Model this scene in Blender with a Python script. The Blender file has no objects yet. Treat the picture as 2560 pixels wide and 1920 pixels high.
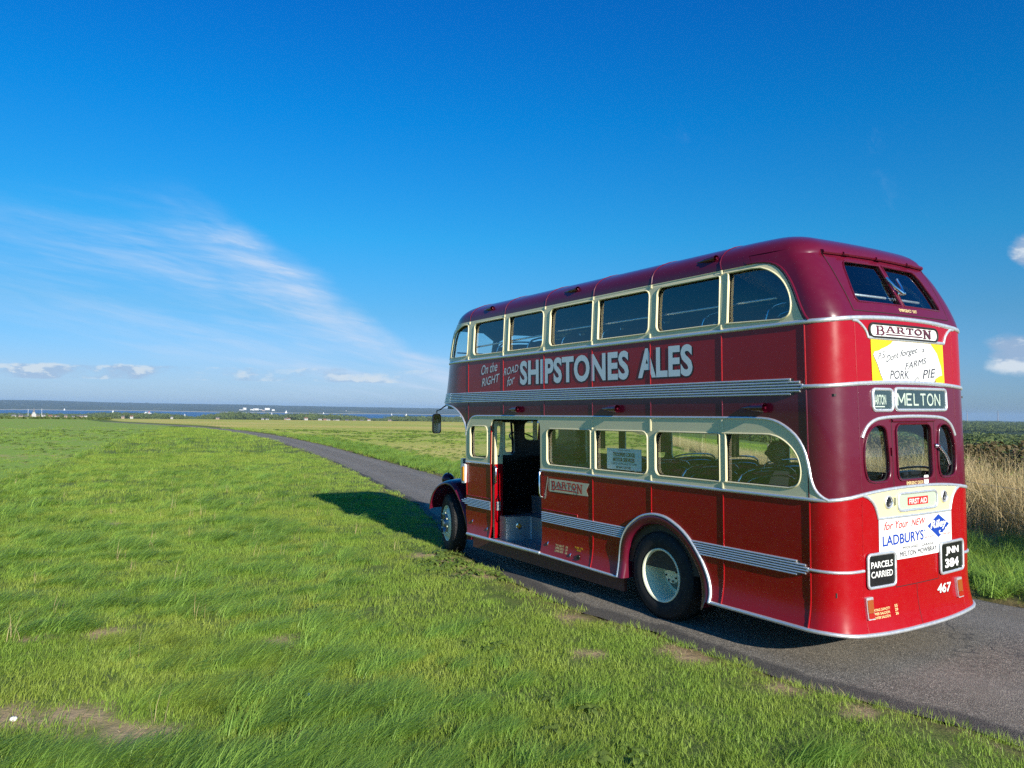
import bpy, bmesh, math, random
import numpy as np
from mathutils import Matrix, Vector, geometry
from math import sin, cos, pi, radians as R_, sqrt

random.seed(7); np.random.seed(7)
S = bpy.context.scene
COL = S.collection

# ------------------------------------------------------------------ camera
FPX = 1916.5                                   # focal length in pixels of the 2560 px frame
CB = Vector((-3.8614, 6.7517, 2.1530))         # camera in the bus frame (x forward, y nearside, z up)
RB = np.array([[-0.53614426, -0.84412531, -0.00133686],
               [0.03121455, -0.01824316, -0.99934621],
               [0.84354904, -0.53583546, 0.03612996]])
# the true horizon in the photograph, a little tilted against the bus
h1 = np.array([(0 - 1280) / FPX, (1006 - 960) / FPX, 1.]); h2 = np.array([(2560 - 1280) / FPX, (1042.4 - 960) / FPX, 1.])
upc = np.cross(h1, h2); upc /= np.linalg.norm(upc)
if upc[1] > 0: upc = -upc
UPB = Vector(RB.T @ upc)
TILT = UPB.rotation_difference(Vector((0, 0, 1))).to_matrix().to_4x4()
M = Matrix.Translation((0, 0, 0.05)) @ TILT    # bus frame -> world
cam_rot = Matrix((( *RB[0], 0), (*(-RB[1]), 0), (*(-RB[2]), 0), (0, 0, 0, 1))).transposed()
cam = bpy.data.cameras.new('camera'); cam_o = bpy.data.objects.new('camera', cam); COL.objects.link(cam_o)
cam_o.matrix_world = M @ Matrix.Translation(CB) @ cam_rot
cam.sensor_width = 36.0; cam.lens = FPX / 2560 * 36.0; cam.clip_start = 0.05; cam.clip_end = 40000
S.camera = cam_o
CW = cam_o.matrix_world.translation.copy()
FW = (M.to_3x3() @ Vector(RB[2])).normalized(); RW = (M.to_3x3() @ Vector(RB[0])).normalized(); DW = (M.to_3x3() @ Vector(RB[1])).normalized()
def pray(x, y):                                 # world direction seen at a pixel of the 2560x1920 photograph (unit depth)
    return FW + RW * ((x - 1280) / FPX) + DW * ((y - 960) / FPX)
def heading(x):                                 # compass heading of a photograph column
    d = pray(x, 1024); return math.atan2(d.y, d.x)

# ------------------------------------------------------------------ light
SUN_EL, SUN_AZ = R_(20.5), R_(180 - 4.8)        # where the sun stands in the bus frame: behind, slightly to the nearside
sd = M.to_3x3() @ Vector((cos(SUN_EL) * cos(SUN_AZ), cos(SUN_EL) * sin(SUN_AZ), sin(SUN_EL)))
sun = bpy.data.lights.new('sun', 'SUN'); sun.energy = 4.4; sun.angle = R_(0.53); sun.color = (1.0, 0.93, 0.80)
sun_o = bpy.data.objects.new('sun', sun); COL.objects.link(sun_o)
sun_o.rotation_euler = sd.to_track_quat('Z', 'Y').to_euler()
W = bpy.data.worlds.new('World'); S.world = W; W.use_nodes = True
wt = W.node_tree; wn = wt.nodes; wl = wt.links
for n in list(wn): wn.remove(n)
def N(nt, typ, **kw):
    n = nt.nodes.new(typ)
    for k, v in kw.items():
        if k == 'inp':
            for a, b in v.items(): n.inputs[a].default_value = b
        else: setattr(n, k, v)
    return n
def math_(nt, op, a, b=None, clamp=False):
    n = nt.nodes.new('ShaderNodeMath'); n.operation = op; n.use_clamp = clamp
    for i, q in enumerate((a, b)):
        if q is None: continue
        if isinstance(q, (int, float)): n.inputs[i].default_value = q
        else: nt.links.new(q, n.inputs[i])
    return n.outputs[0]
def ramp(nt, fac, stops, interp='LINEAR'):
    n = nt.nodes.new('ShaderNodeValToRGB'); n.color_ramp.interpolation = interp
    cr = n.color_ramp
    while len(cr.elements) < len(stops): cr.elements.new(0.5)
    for e, (p, c) in zip(cr.elements, stops):
        e.position = p; e.color = (c, c, c, 1) if isinstance(c, (int, float)) else (*c, 1) if len(c) == 3 else c
    nt.links.new(fac, n.inputs[0]); return n.outputs[0]
def mixc(nt, f, a, b, typ='MIX'):
    n = nt.nodes.new('ShaderNodeMix'); n.data_type = 'RGBA'; n.blend_type = typ
    for i, q in ((0, f), (6, a), (7, b)):
        if isinstance(q, (int, float)): n.inputs[i].default_value = q
        elif isinstance(q, tuple): n.inputs[i].default_value = (*q, 1) if len(q) == 3 else q
        else: nt.links.new(q, n.inputs[i])
    return n.outputs[2]
def noise(nt, vec, scale, detail=4, rough=.5, dist=0., dim='3D'):
    n = nt.nodes.new('ShaderNodeTexNoise'); n.noise_dimensions = dim
    n.inputs['Scale'].default_value = scale; n.inputs['Detail'].default_value = detail
    n.inputs['Roughness'].default_value = rough; n.inputs['Distortion'].default_value = dist
    if vec is not None: nt.links.new(vec, n.inputs['Vector'])
    return n.outputs[0]
sky = wn.new('ShaderNodeTexSky'); sky.sky_type = 'NISHITA'; sky.sun_disc = False
sky.sun_elevation = math.asin(sd.z); sky.sun_rotation = math.atan2(sd.x, sd.y)
sky.altitude = 60; sky.air_density = 1.0; sky.dust_density = 0.55; sky.ozone_density = 2.2
# deep autumn blue: the Nishita sky graded by height above the horizon, thin cirrus and low cumulus by direction
tcs = N(wt, 'ShaderNodeTexCoord').outputs['Generated']
def dotn(a, vec):
    n = wn.new('ShaderNodeVectorMath'); n.operation = 'DOT_PRODUCT'; wl.new(a, n.inputs[0]); n.inputs[1].default_value = vec; return n.outputs['Value']
FH = Vector((FW.x, FW.y, 0)).normalized(); RH = Vector((FH.y, -FH.x, 0))
dz = N(wt, 'ShaderNodeSeparateXYZ'); wl.new(tcs, dz.inputs[0]); dz = dz.outputs[2]
tint = ramp(wt, dz, [(0.0, (.46, .72, 1.36)), (.04, (.42, .69, 1.24)), (.12, (.28, .70, 1.06)), (.215, (.115, .81, 1.22)), (.353, (.02, .77, 1.40)), (.463, (.015, .67, 1.45)), (.8, (.02, .60, 1.40))])
col = mixc(wt, 1.0, sky.outputs[0], tint, 'MULTIPLY')
ahead = dotn(tcs, FH); fw_ = math_(wt, 'MAXIMUM', ahead, .05)
uu = math_(wt, 'DIVIDE', dotn(tcs, RH), fw_); ww = math_(wt, 'DIVIDE', dz, fw_)
front = ramp(wt, ahead, [(.3, 0.), (.5, 1.)])
def vec(a, b, c=0.):
    n = wn.new('ShaderNodeCombineXYZ')
    for i, q in enumerate((a, b, c)):
        if isinstance(q, (int, float)): n.inputs[i].default_value = q
        else: wl.new(q, n.inputs[i])
    return n.outputs[0]
def mr(x, a, b, c=0., d=1., smooth=True):
    n = wn.new('ShaderNodeMapRange'); n.interpolation_type = 'SMOOTHSTEP' if smooth else 'LINEAR'
    wl.new(x, n.inputs[0]); n.inputs[1].default_value = a; n.inputs[2].default_value = b; n.inputs[3].default_value = c; n.inputs[4].default_value = d; return n.outputs[0]
mul = lambda *q: q[0] if len(q) == 1 else mul(math_(wt, 'MULTIPLY', q[0], q[1]), *q[2:])
add = lambda a, b: math_(wt, 'ADD', a, b)
xc = ramp(wt, math_(wt, 'MULTIPLY', ww, 2.5, True), [(.05 * 2.5, .5 - .05), (.075 * 2.5, .5 - .165), (.122 * 2.5, .5 - .243), (.174 * 2.5, .5 - .285), (.232 * 2.5, .5 - .386), (.285 * 2.5, .5 - .455)])
wob = noise(wt, vec(math_(wt, 'MULTIPLY', uu, 6.), math_(wt, 'MULTIPLY', ww, 12.)), 1., 5, .6)
dd = add(math_(wt, 'SUBTRACT', math_(wt, 'SUBTRACT', uu, xc), -.5), math_(wt, 'MULTIPLY', math_(wt, 'SUBTRACT', wob, .5), .10))
st = noise(wt, vec(math_(wt, 'MULTIPLY', uu, 2.4), math_(wt, 'MULTIPLY', add(ww, math_(wt, 'MULTIPLY', uu, .16)), 24.)), 1., 5, .62, .4)
st = mr(st, .36, .68)
st2 = mr(noise(wt, vec(math_(wt, 'MULTIPLY', uu, 7.), math_(wt, 'MULTIPLY', add(ww, math_(wt, 'MULTIPLY', uu, .35)), 22.)), 1., 4, .6, .5), .35, .7)
height = mul(mr(ww, .31, .17), mr(ww, -.01, .03))
fib = mr(noise(wt, vec(math_(wt, 'MULTIPLY', uu, 9.), math_(wt, 'MULTIPLY', add(ww, math_(wt, 'MULTIPLY', uu, .22)), 75.), 5.), 1., 4, .65, .6), .3, .7, .55, 1.15)
veil = mul(fib, mr(dd, .05, -.02), mr(dd, -.55, -.02, .25, 1.), height, add(math_(wt, 'MULTIPLY', st, .46), .08))
core = mul(fib, mr(dd, .055, 0.), mr(dd, -.10, -.01), height, add(math_(wt, 'MULTIPLY', st2, .42), .08))
low = mul(mr(ww, .10, .02, 0., .18), mr(uu, .45, -.1))
cir = math_(wt, 'MINIMUM', add(add(veil, core), low), .8)
cir = mul(cir, front)
# scattered wisps high on the right
wisp = mul(mr(noise(wt, vec(math_(wt, 'MULTIPLY', uu, 7.), math_(wt, 'MULTIPLY', ww, 7.), 3.1), 1., 5, .6), .60, .80), mr(noise(wt, vec(math_(wt, 'MULTIPLY', add(uu, math_(wt, 'MULTIPLY', ww, .6)), 26.), math_(wt, 'MULTIPLY', ww, 15.)), 1., 4, .6, .8), .48, .8), .26, mr(uu, .12, .3))
cir = add(cir, mul(wisp, front))
circ = mixc(wt, cir, col, (5.4, 6.6, 8.4))
# low cumulus
cu_v = vec(math_(wt, 'MULTIPLY', uu, 15.), math_(wt, 'MULTIPLY', ww, 34.), 1.7)
cu = noise(wt, cu_v, 1., 6, .58, .15)
cu_up = noise(wt, vec(math_(wt, 'MULTIPLY', add(uu, -.004), 15.), math_(wt, 'MULTIPLY', add(ww, .008), 34.), 1.7), 1., 6, .58, .15)
bandL = mul(mr(ww, .022, .034), mr(ww, .068, .048), mr(uu, .05, -.1), mr(uu, -.2, .0, 1., .9))
bandR = mul(mr(uu, .53, .66), math_(wt, 'MAXIMUM', mul(mr(ww, .020, .075), mr(ww, .155, .085)), mul(mr(ww, .165, .21), mr(ww, .29, .215), mr(uu, .57, .68))))
def cover(nz, band, t0, t1): return mr(add(nz, math_(wt, 'MULTIPLY', math_(wt, 'SUBTRACT', band, 1.), 1.2)), t0, t1)
cL = mul(cover(cu, bandL, .40, .62), .8); cuR = noise(wt, vec(math_(wt, 'MULTIPLY', uu, 9.5), math_(wt, 'MULTIPLY', ww, 19.), 4.3), 1., 6, .58, .15); cuR_up = noise(wt, vec(math_(wt, 'MULTIPLY', add(uu, -.006), 9.5), math_(wt, 'MULTIPLY', add(ww, .012), 19.), 4.3), 1., 6, .58, .15)
cR = mul(cover(cuR, bandR, .12, .42), .92)
lit = mr(math_(wt, 'SUBTRACT', cu, cu_up), -.015, .07)
ccol = mixc(wt, mr(math_(wt, 'SUBTRACT', cuR, cuR_up), -.03, .09), (3.0, 4.2, 6.0), (6.4, 7.1, 7.8))
circ = mixc(wt, mul(cL, front), circ, mixc(wt, lit, (3.4, 4.7, 6.6), (6.3, 7.0, 7.6)))
circ = mixc(wt, mul(cR, front), circ, ccol)
SKYCOL = circ

bg = wn.new('ShaderNodeBackground'); bg.inputs['Strength'].default_value = 0.063
out = wn.new('ShaderNodeOutputWorld'); wl.new(bg.outputs[0], out.inputs[0])
wl.new(SKYCOL, bg.inputs[0])
S.view_settings.view_transform = 'Standard'; S.view_settings.look = 'None'
S.view_settings.exposure = 0.80; S.view_settings.gamma = 1.0; S.view_settings.use_curve_mapping = False
S.render.engine = 'CYCLES'
S.cycles.max_bounces = 8; S.cycles.transparent_max_bounces = 16; S.cycles.volume_bounces = 0
S.cycles.use_denoising = False; S.cycles.sample_clamp_indirect = 4.0

# ------------------------------------------------------------------ materials
def mat(name):
    m = bpy.data.materials.new(name); m.use_nodes = True
    nt = m.node_tree; b = nt.nodes['Principled BSDF']
    return m, nt, b
def tex_coord(nt, kind='Object'):
    n = nt.nodes.new('ShaderNodeTexCoord'); return n.outputs[kind]
def bump(nt, b, h, strength=.2, dist=.01):
    n = nt.nodes.new('ShaderNodeBump'); n.inputs['Strength'].default_value = strength; n.inputs['Distance'].default_value = dist
    nt.links.new(h, n.inputs['Height']); nt.links.new(n.outputs[0], b.inputs['Normal'])
def simple(name, col, rough=.5, metal=0., coat=0., var=.12, scale=6., spec=.5, bmp=0.):
    m, nt, b = mat(name)
    tc = tex_coord(nt)
    f = noise(nt, tc, scale, 5, .6)
    c = mixc(nt, f, tuple(x * (1 - var) for x in col), tuple(min(1, x * (1 + var)) for x in col))
    nt.links.new(c, b.inputs['Base Color'])
    r = ramp(nt, noise(nt, tc, scale * 2.3, 4, .6), [(.3, max(0, rough * .8)), (.7, min(1, rough * 1.25))])
    nt.links.new(r, b.inputs['Roughness'])
    b.inputs['Metallic'].default_value = metal; b.inputs['Specular IOR Level'].default_value = spec
    b.inputs['Coat Weight'].default_value = coat; b.inputs['Coat Roughness'].default_value = .06
    if bmp: bump(nt, b, noise(nt, tc, 60, 3), bmp, .004)
    return m
def paint(name, col, rough=.28, coat=.55):
    m, nt, b = mat(name)
    tc = tex_coord(nt)
    f = noise(nt, tc, 1.3, 4, .55)
    c = mixc(nt, f, tuple(x * .93 for x in col), tuple(x * 1.07 for x in col))
    # faint road dust low down and in streaks
    d = noise(nt, tc, 14, 6, .7)
    c = mixc(nt, math_(nt, 'MULTIPLY', ramp(nt, d, [(.45, 0.), (.8, 1.)]), .018), c, (.25, .2, .16))
    nt.links.new(c, b.inputs['Base Color'])
    nt.links.new(ramp(nt, noise(nt, tc, 7, 6, .65), [(.3, rough * .8), (.7, rough * 1.35)]), b.inputs['Roughness'])
    b.inputs['Specular IOR Level'].default_value = .3
    b.inputs['Coat Weight'].default_value = coat; b.inputs['Coat Roughness'].default_value = .04
    # hand-beaten panels are never quite flat
    bump(nt, b, noise(nt, tc, 1.7, 2, .4), .10, .010)
    return m
RED = paint('red_enamel', (.31, .0008, .005), .25, .25)
MAROON = paint('maroon_enamel', (.105, .005, .020), .25, .5)
CREAM = paint('cream_enamel', (.72, .66, .42), .35, .25)
YCREAM = paint('pale_yellow_enamel', (.80, .70, .33), .35, .3)
GREYG = paint('pale_green_enamel', (.40, .48, .36), .35, .3)
ALU = simple('bright_aluminium', (.74, .76, .78), .40, .72, 0, .08, 20)
CHROME = simple('chrome', (.75, .75, .76), .12, 1., 0, .05, 9)
STEEL = simple('checker_steel', (.30, .33, .36), .45, .8, 0, .25, 18)
BLACK = simple('black_paint', (.008, .008, .009), .35, 0, .2)
RUBBER = simple('tyre_rubber', (.018, .018, .019), .75, 0, 0, .3, 9, .35, .3)
GASKET = simple('black_gasket', (.012, .012, .012), .6)
WHITE = simple('white_signwriting', (.74, .74, .72), .4, 0, 0, .03)
LETTER = simple('pale_blue_lettering', (.66, .74, .78), .4, 0, 0, .03)
YELLOW = simple('yellow_signwriting', (.85, .55, .008), .4, 0, 0, .03)
GOLD = simple('cream_transfer', (.78, .62, .30), .4, 0, 0, .03)
BLUE = simple('blue_signwriting', (.008, .045, .32), .4, 0, 0, .03)
REDS = simple('red_signwriting', (.45, .02, .02), .4, 0, 0, .03)
DARKS = simple('dark_grey_signwriting', (.06, .06, .075), .4, 0, 0, .05)
NOTICE = simple('pale_blue_card', (.78, .88, .92), .6, 0, 0, .02)
BLIND = simple('blind_linen', (.035, .05, .05), .5, 0, 0, .2, 12)
BLINDW = simple('blind_lettering', (.72, .74, .62), .6, 0, 0, .06)
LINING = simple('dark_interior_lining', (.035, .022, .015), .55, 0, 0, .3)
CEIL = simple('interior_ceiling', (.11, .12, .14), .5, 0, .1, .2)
SEATM = simple('dark_moquette', (.022, .014, .018), .95, 0, 0, .6, 60, .1)
SEATB = simple('dark_seat_leather', (.014, .016, .024), .45, 0, .1, .3, 30)
FLOORM = simple('slatted_floor', (.05, .045, .04), .7, 0, 0, .3, 20)
UNDER = simple('chassis_dirt', (.03, .026, .024), .85, 0, 0, .4, 12)
BROWN = simple('brown_guard_rail', (.11, .035, .028), .55, 0, 0, .25, 8)
LENSR = simple('red_lens', (.35, .012, .008), .2, 0, .6)
LENSO = simple('amber_lens', (.75, .26, .01), .2, 0, .6)
LENSB = simple('brown_orange_lens', (.30, .07, .015), .25, 0, .6)
WHEELC = simple('cream_wheel_enamel', (.84, .84, .62), .4, 0, .1, .10, 9)
def glass_mat(name, tint):
    m = bpy.data.materials.new(name); m.use_nodes = True; nt = m.node_tree
    for n in list(nt.nodes): nt.nodes.remove(n)
    o = nt.nodes.new('ShaderNodeOutputMaterial'); mx = nt.nodes.new('ShaderNodeMixShader')
    t = N(nt, 'ShaderNodeBsdfTransparent'); t.inputs[0].default_value = (*tint, 1)
    g = N(nt, 'ShaderNodeBsdfGlossy'); g.inputs['Roughness'].default_value = .0; g.inputs[0].default_value = (.95, .97, 1, 1)
    ge = N(nt, 'ShaderNodeNewGeometry'); dp = nt.nodes.new('ShaderNodeVectorMath'); dp.operation = 'DOT_PRODUCT'
    nt.links.new(ge.outputs['Incoming'], dp.inputs[0]); nt.links.new(ge.outputs['Normal'], dp.inputs[1])
    sch = math_(nt, 'POWER', math_(nt, 'SUBTRACT', 1.0, math_(nt, 'ABSOLUTE', dp.outputs['Value'])), 4.5)
    nt.links.new(math_(nt, 'ADD', math_(nt, 'MULTIPLY', sch, .88), .115, True), mx.inputs[0])
    nt.links.new(t.outputs[0], mx.inputs[1]); nt.links.new(g.outputs[0], mx.inputs[2]); nt.links.new(mx.outputs[0], o.inputs[0])
    return m
GLASS = glass_mat('window_glass', (.86, .91, .89))

# ------------------------------------------------------------------ builders
def tag(o, label=None, cat=None, group=None, kind=None):
    if label: o['label'] = label
    if cat: o['category'] = cat
    if group: o['group'] = group
    if kind: o['kind'] = kind
    return o
def mk(name, verts, faces, m, parent=None, smooth=None, mats=None, fm=None):
    me = bpy.data.meshes.new(name); me.from_pydata([tuple(v) for v in verts], [], faces)
    for q in (mats or [m]): me.materials.append(q)
    if fm: me.polygons.foreach_set('material_index', fm)
    if smooth is not None:
        me.polygons.foreach_set('use_smooth', [True] * len(me.polygons))
        if smooth < 180: me.set_sharp_from_angle(angle=R_(smooth))
    me.update()
    o = bpy.data.objects.new(name, me); COL.objects.link(o)
    if parent: o.parent = parent
    return o
class MB:
    def __init__(s): s.v = []; s.f = []
    def add(s, v, f):
        n = len(s.v); s.v += [tuple(q) for q in v]; s.f += [tuple(i + n for i in q) for q in f]; return s
    def box(s, x0, x1, y0, y1, z0, z1, rot=None):
        v = [(x, y, z) for x in (x0, x1) for y in (y0, y1) for z in (z0, z1)]
        if rot: v = [rot(Vector(p)) for p in v]
        return s.add(v, [(0, 1, 3, 2), (4, 6, 7, 5), (0, 4, 5, 1), (2, 3, 7, 6), (0, 2, 6, 4), (1, 5, 7, 3)])
    def tube(s, pts, r, n=8, caps=True, closed=False):
        pts = [Vector(p) for p in pts]; rs = r if isinstance(r, (list, tuple)) else [r] * len(pts)
        L = len(pts); v = []; f = []; prev = None
        for i, p in enumerate(pts):
            a = pts[(i - 1) % L] if (i or closed) else p; b = pts[(i + 1) % L] if (i < L - 1 or closed) else p
            t = (b - a).normalized()
            if prev is None:
                u = t.cross(Vector((0, 0, 1)));
                if u.length < .1: u = t.cross(Vector((1, 0, 0)))
            else: u = prev - t * prev.dot(t)
            u.normalize(); prev = u; w = t.cross(u)
            for k in range(n):
                q = 2 * pi * k / n; v.append(p + (u * cos(q) + w * sin(q)) * rs[i])
        for i in range(L if closed else L - 1):
            j = (i + 1) % L
            for k in range(n): f.append((i * n + k, i * n + (k + 1) % n, j * n + (k + 1) % n, j * n + k))
        if caps and not closed: f.append(tuple(range(n))[::-1]); f.append(tuple((L - 1) * n + k for k in range(n)))
        return s.add(v, f)
    def lathe(s, prof, org, axis, n=32, closed=False):
        # prof: (radius, distance along axis)
        ax = Vector(axis).normalized(); u = ax.orthogonal().normalized(); w = ax.cross(u); org = Vector(org)
        v = []; f = []; L = len(prof)
        for (r, d) in prof:
            for k in range(n):
                q = 2 * pi * k / n; v.append(org + ax * d + (u * cos(q) + w * sin(q)) * r)
        for i in range(L if closed else L - 1):
            j = (i + 1) % L
            for k in range(n): f.append((i * n + k, i * n + (k + 1) % n, j * n + (k + 1) % n, j * n + k))
        return s.add(v, f)
    def sweep(s, frames, prof, closed_prof=False, caps=True):
        # frames: (P, B, N); prof: (along B, along N)
        v = []; f = []; n = len(prof); L = len(frames)
        for P, B, Nn in frames:
            for a, b in prof: v.append(P + B * a + Nn * b)
        for i in range(L - 1):
            for k in range(n if closed_prof else n - 1):
                k2 = (k + 1) % n; f.append((i * n + k, i * n + k2, (i + 1) * n + k2, (i + 1) * n + k))
        if caps: f.append(tuple(range(n))[::-1]); f.append(tuple((L - 1) * n + k for k in range(n)))
        return s.add(v, f)
    def out(s, name, m, parent=None, smooth=30): return mk(name, s.v, s.f, m, parent, smooth)
def rrect(a0, a1, b0, b1, r=.05, rs=None, n=5):
    """rounded rectangle, counter-clockwise; rs = radii at (a0b0, a1b0, a1b1, a0b1)"""
    rs = rs or (r,) * 4; o = []
    for (cx, cy, sx, sy, st), q in zip(((a0, b0, 1, 1, 180), (a1, b0, -1, 1, 270), (a1, b1, -1, -1, 0), (a0, b1, 1, -1, 90)), rs):
        if q <= 0: o.append((cx, cy)); continue
        for k in range(n + 1):
            t = R_(st + 90 * k / n); o.append((cx + sx * q + q * cos(t), cy + sy * q + q * sin(t)))
    return o
def smooth_poly(pts, it=2, keep=()):
    """Chaikin corner cutting of an open polyline"""
    for _ in range(it):
        q = [pts[0]]
        for a, b in zip(pts, pts[1:]):
            q.append((a[0] * .75 + b[0] * .25, a[1] * .75 + b[1] * .25)); q.append((a[0] * .25 + b[0] * .75, a[1] * .25 + b[1] * .75))
        q.append(pts[-1]); pts = q
    return pts
def flat_bm(loops, cuts_a=(), cuts_b=()):
    """fill outline and holes, cut along a and b"""
    tri = geometry.tessellate_polygon([[Vector((a, b, 0)) for a, b in L] for L in loops])
    P = [p for L in loops for p in L]
    bm = bmesh.new(); vs = [bm.verts.new((a, b, 0)) for a, b in P]
    for t in tri:
        try: bm.faces.new([vs[i] for i in t])
        except ValueError: pass
    bmesh.ops.remove_doubles(bm, verts=bm.verts[:], dist=1e-5)
    bmesh.ops.dissolve_degenerate(bm, dist=1e-5, edges=bm.edges[:])
    lo = [min(p[i] for p in P) for i in (0, 1)]; hi = [max(p[i] for p in P) for i in (0, 1)]
    for i, cuts in ((0, cuts_a), (1, cuts_b)):
        no = (1, 0, 0) if i == 0 else (0, 1, 0)
        for c in cuts:
            if lo[i] + 1e-3 < c < hi[i] - 1e-3:
                bmesh.ops.bisect_plane(bm, geom=bm.verts[:] + bm.edges[:] + bm.faces[:], dist=1e-5, plane_co=(c, 0, 0) if i == 0 else (0, c, 0), plane_no=no)
    bm.normal_update()
    bmesh.ops.reverse_faces(bm, faces=[f for f in bm.faces if f.normal.z < 0])
    return bm
def sheet(name, loops, bend, m, parent, t=.004, off=0., ca=(), cb=(), smooth=40, nrm=None, back=True):
    """thin curved plate: loops in (a,b), bend(a,b,offset) -> point"""
    bm = flat_bm(loops, ca, cb); bm.verts.ensure_lookup_table(); bm.verts.index_update()
    co = [(v.co.x, v.co.y) for v in bm.verts]; n = len(co)
    F = [tuple(v.index for v in f.verts) for f in bm.faces]
    V = [bend(a, b, off + t) for a, b in co]; faces = list(F)
    if back and t > 0:
        V += [bend(a, b, off) for a, b in co]
        faces += [tuple(i + n for i in q[::-1]) for q in F]
        cnt = {}
        for q in F:
            for i, j in zip(q, q[1:] + q[:1]): cnt[(i, j)] = 1
        for (i, j) in cnt:
            if (j, i) not in cnt: faces.append((j, i, i + n, j + n))
    bm.free()
    if F:
        q = F[len(F) // 2]; fn = (Vector(V[q[1]]) - Vector(V[q[0]])).cross(Vector(V[q[2]]) - Vector(V[q[0]])); a, b = co[q[0]]
        if fn.dot(Vector(bend(a, b, off + t + .02)) - Vector(bend(a, b, off + t))) < 0: faces = [q[::-1] for q in faces]
    o = mk(name, V, faces, m, parent, smooth)
    if nrm: o.data.normals_split_custom_set_from_vertices([nrm(a, b) for a, b in co] + [-nrm(a, b) for a, b in co] * (len(V) > n))
    return o
def text_poly(body, bold=0., shear=0., spacing=1., res=4):
    """lettering as flat mesh data, box-normalised: verts (0..w, 0..1), faces, width/height"""
    c = bpy.data.curves.new('lettering', 'FONT'); c.body = body; c.size = 1.; c.offset = bold; c.shear = shear
    c.space_character = spacing; c.resolution_u = res; c.fill_mode = 'FRONT' if hasattr(c, 'fill_mode') else c.fill_mode
    o = bpy.data.objects.new('lettering', c); me = o.to_mesh()
    v = [(p.co.x, p.co.y) for p in me.vertices]; f = [tuple(p.vertices) for p in me.polygons]
    o.to_mesh_clear(); bpy.data.objects.remove(o); bpy.data.curves.remove(c)
    x0 = min(p[0] for p in v); x1 = max(p[0] for p in v); y0 = min(p[1] for p in v); y1 = max(p[1] for p in v)
    return [((x - x0) / (x1 - x0), (y - y0) / (y1 - y0)) for x, y in v], f, (x1 - x0) / (y1 - y0)
def lettering(name, body, quad, bend, m, parent, off=.004, bold=0., shear=0., spacing=1.):
    """quad: bottom-left, bottom-right, top-left, top-right in (a,b)"""
    strike = [(0, 0)]
    if 0 < bold < .033:            # thin faces are thickened by striking them again a hair's breadth aside, each a little prouder
        strike += [(bold, 0), (-bold, 0), (0, bold), (0, -bold)]; bold = 0
    v, f0, asp = text_poly(body, bold, shear, spacing)
    bl, br, tl, tr = quad; V = []; f = []
    for k, (sx, sy) in enumerate(strike):
        f += [tuple(i + len(V) for i in q) for q in f0]
        for x, y in v:
            x += sx * 1.3 / asp; y += sy * 1.3
            a = (bl[0] * (1 - x) + br[0] * x) * (1 - y) + (tl[0] * (1 - x) + tr[0] * x) * y
            b = (bl[1] * (1 - x) + br[1] * x) * (1 - y) + (tl[1] * (1 - x) + tr[1] * x) * y
            V.append(bend(a, b, off + .00022 * k))
    return mk(name, V, f, m, parent)

# ================================================================== the bus
HV, B6, U0, BOW = 1.09, .321, .0176, .030
BEADS = [1.2775 + .9985 * i for i in range(6)]         # pillar seams, rear to front
XF0, XFV, XFC, NF = 6.42, 7.66, .42, 2.5               # nose: corner starts, front face, half-width of flat front, squareness
def _outline():
    p = []
    for v in np.linspace(0, .8, 17): p.append((U0 + BOW * (v / .75) ** 2, v))
    us = p[-1][0]
    for th in np.linspace(0, pi / 2, 22)[1:]:
        n = 2.3; a = sin(th) ** (2 / n); b = 1 - max(0, cos(th)) ** (2 / n)
        p.append((us + (B6 - us) * b, .8 + (HV - .8) * a))
    for x in np.linspace(B6, XF0, 26)[1:]: p.append((x, HV))
    for th in np.linspace(0, pi / 2, 24)[1:]:
        p.append((XF0 + (XFV - XF0) * sin(th) ** (2 / NF), XFC + (HV - XFC) * max(0, cos(th)) ** (2 / NF)))
    for v in np.linspace(XFC, 0, 8)[1:]: p.append((XFV, v))
    return np.array(p)
OUT = _outline()
SS = np.concatenate([[0], np.cumsum(np.hypot(*np.diff(OUT, axis=0).T))])
SMAX = SS[-1]
def s_x(x): return float(np.interp(x, OUT[17:-8, 0], SS[17:-8]))           # along the straight side
def s_v(v): return math.copysign(float(np.interp(abs(v), OUT[:38, 1], SS[:38])), v)
def sm(a, b, x):
    t = min(1, max(0, (x - a) / (b - a))); return t * t * (3 - 2 * t)
ZC, ZT = 3.52, 3.862
def w_z(z):
    if z <= 2.95: return HV
    if z <= ZC: return HV - .03 * ((z - 2.95) / (ZC - 2.95)) ** 1.5
    return (HV - .03) * max(0, 1 - (min(1, (z - ZC) / (ZT - ZC))) ** 2.6) ** (1 / 2.6)
def a_z(z):
    l = .03 * max(0, z - 1.4)
    if z <= 2.95: return l
    if z <= 3.56: return .0465 + .30 * ((z - 2.95) / .61) ** 1.25
    return .3465 + 1.0 * (1 - max(0, 1 - (min(1, (z - 3.56) / (ZT - 3.56))) ** 2.2) ** (1 / 2.2))
NOSE_Z = [0, 2.27, 2.41, 2.95, 3.28, 3.41, 3.59, 3.75, ZT]
NOSE_X = [7.42, 7.42, 7.345, 7.22, 7.13, 7.07, 6.93, 6.75, 6.3]
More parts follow.
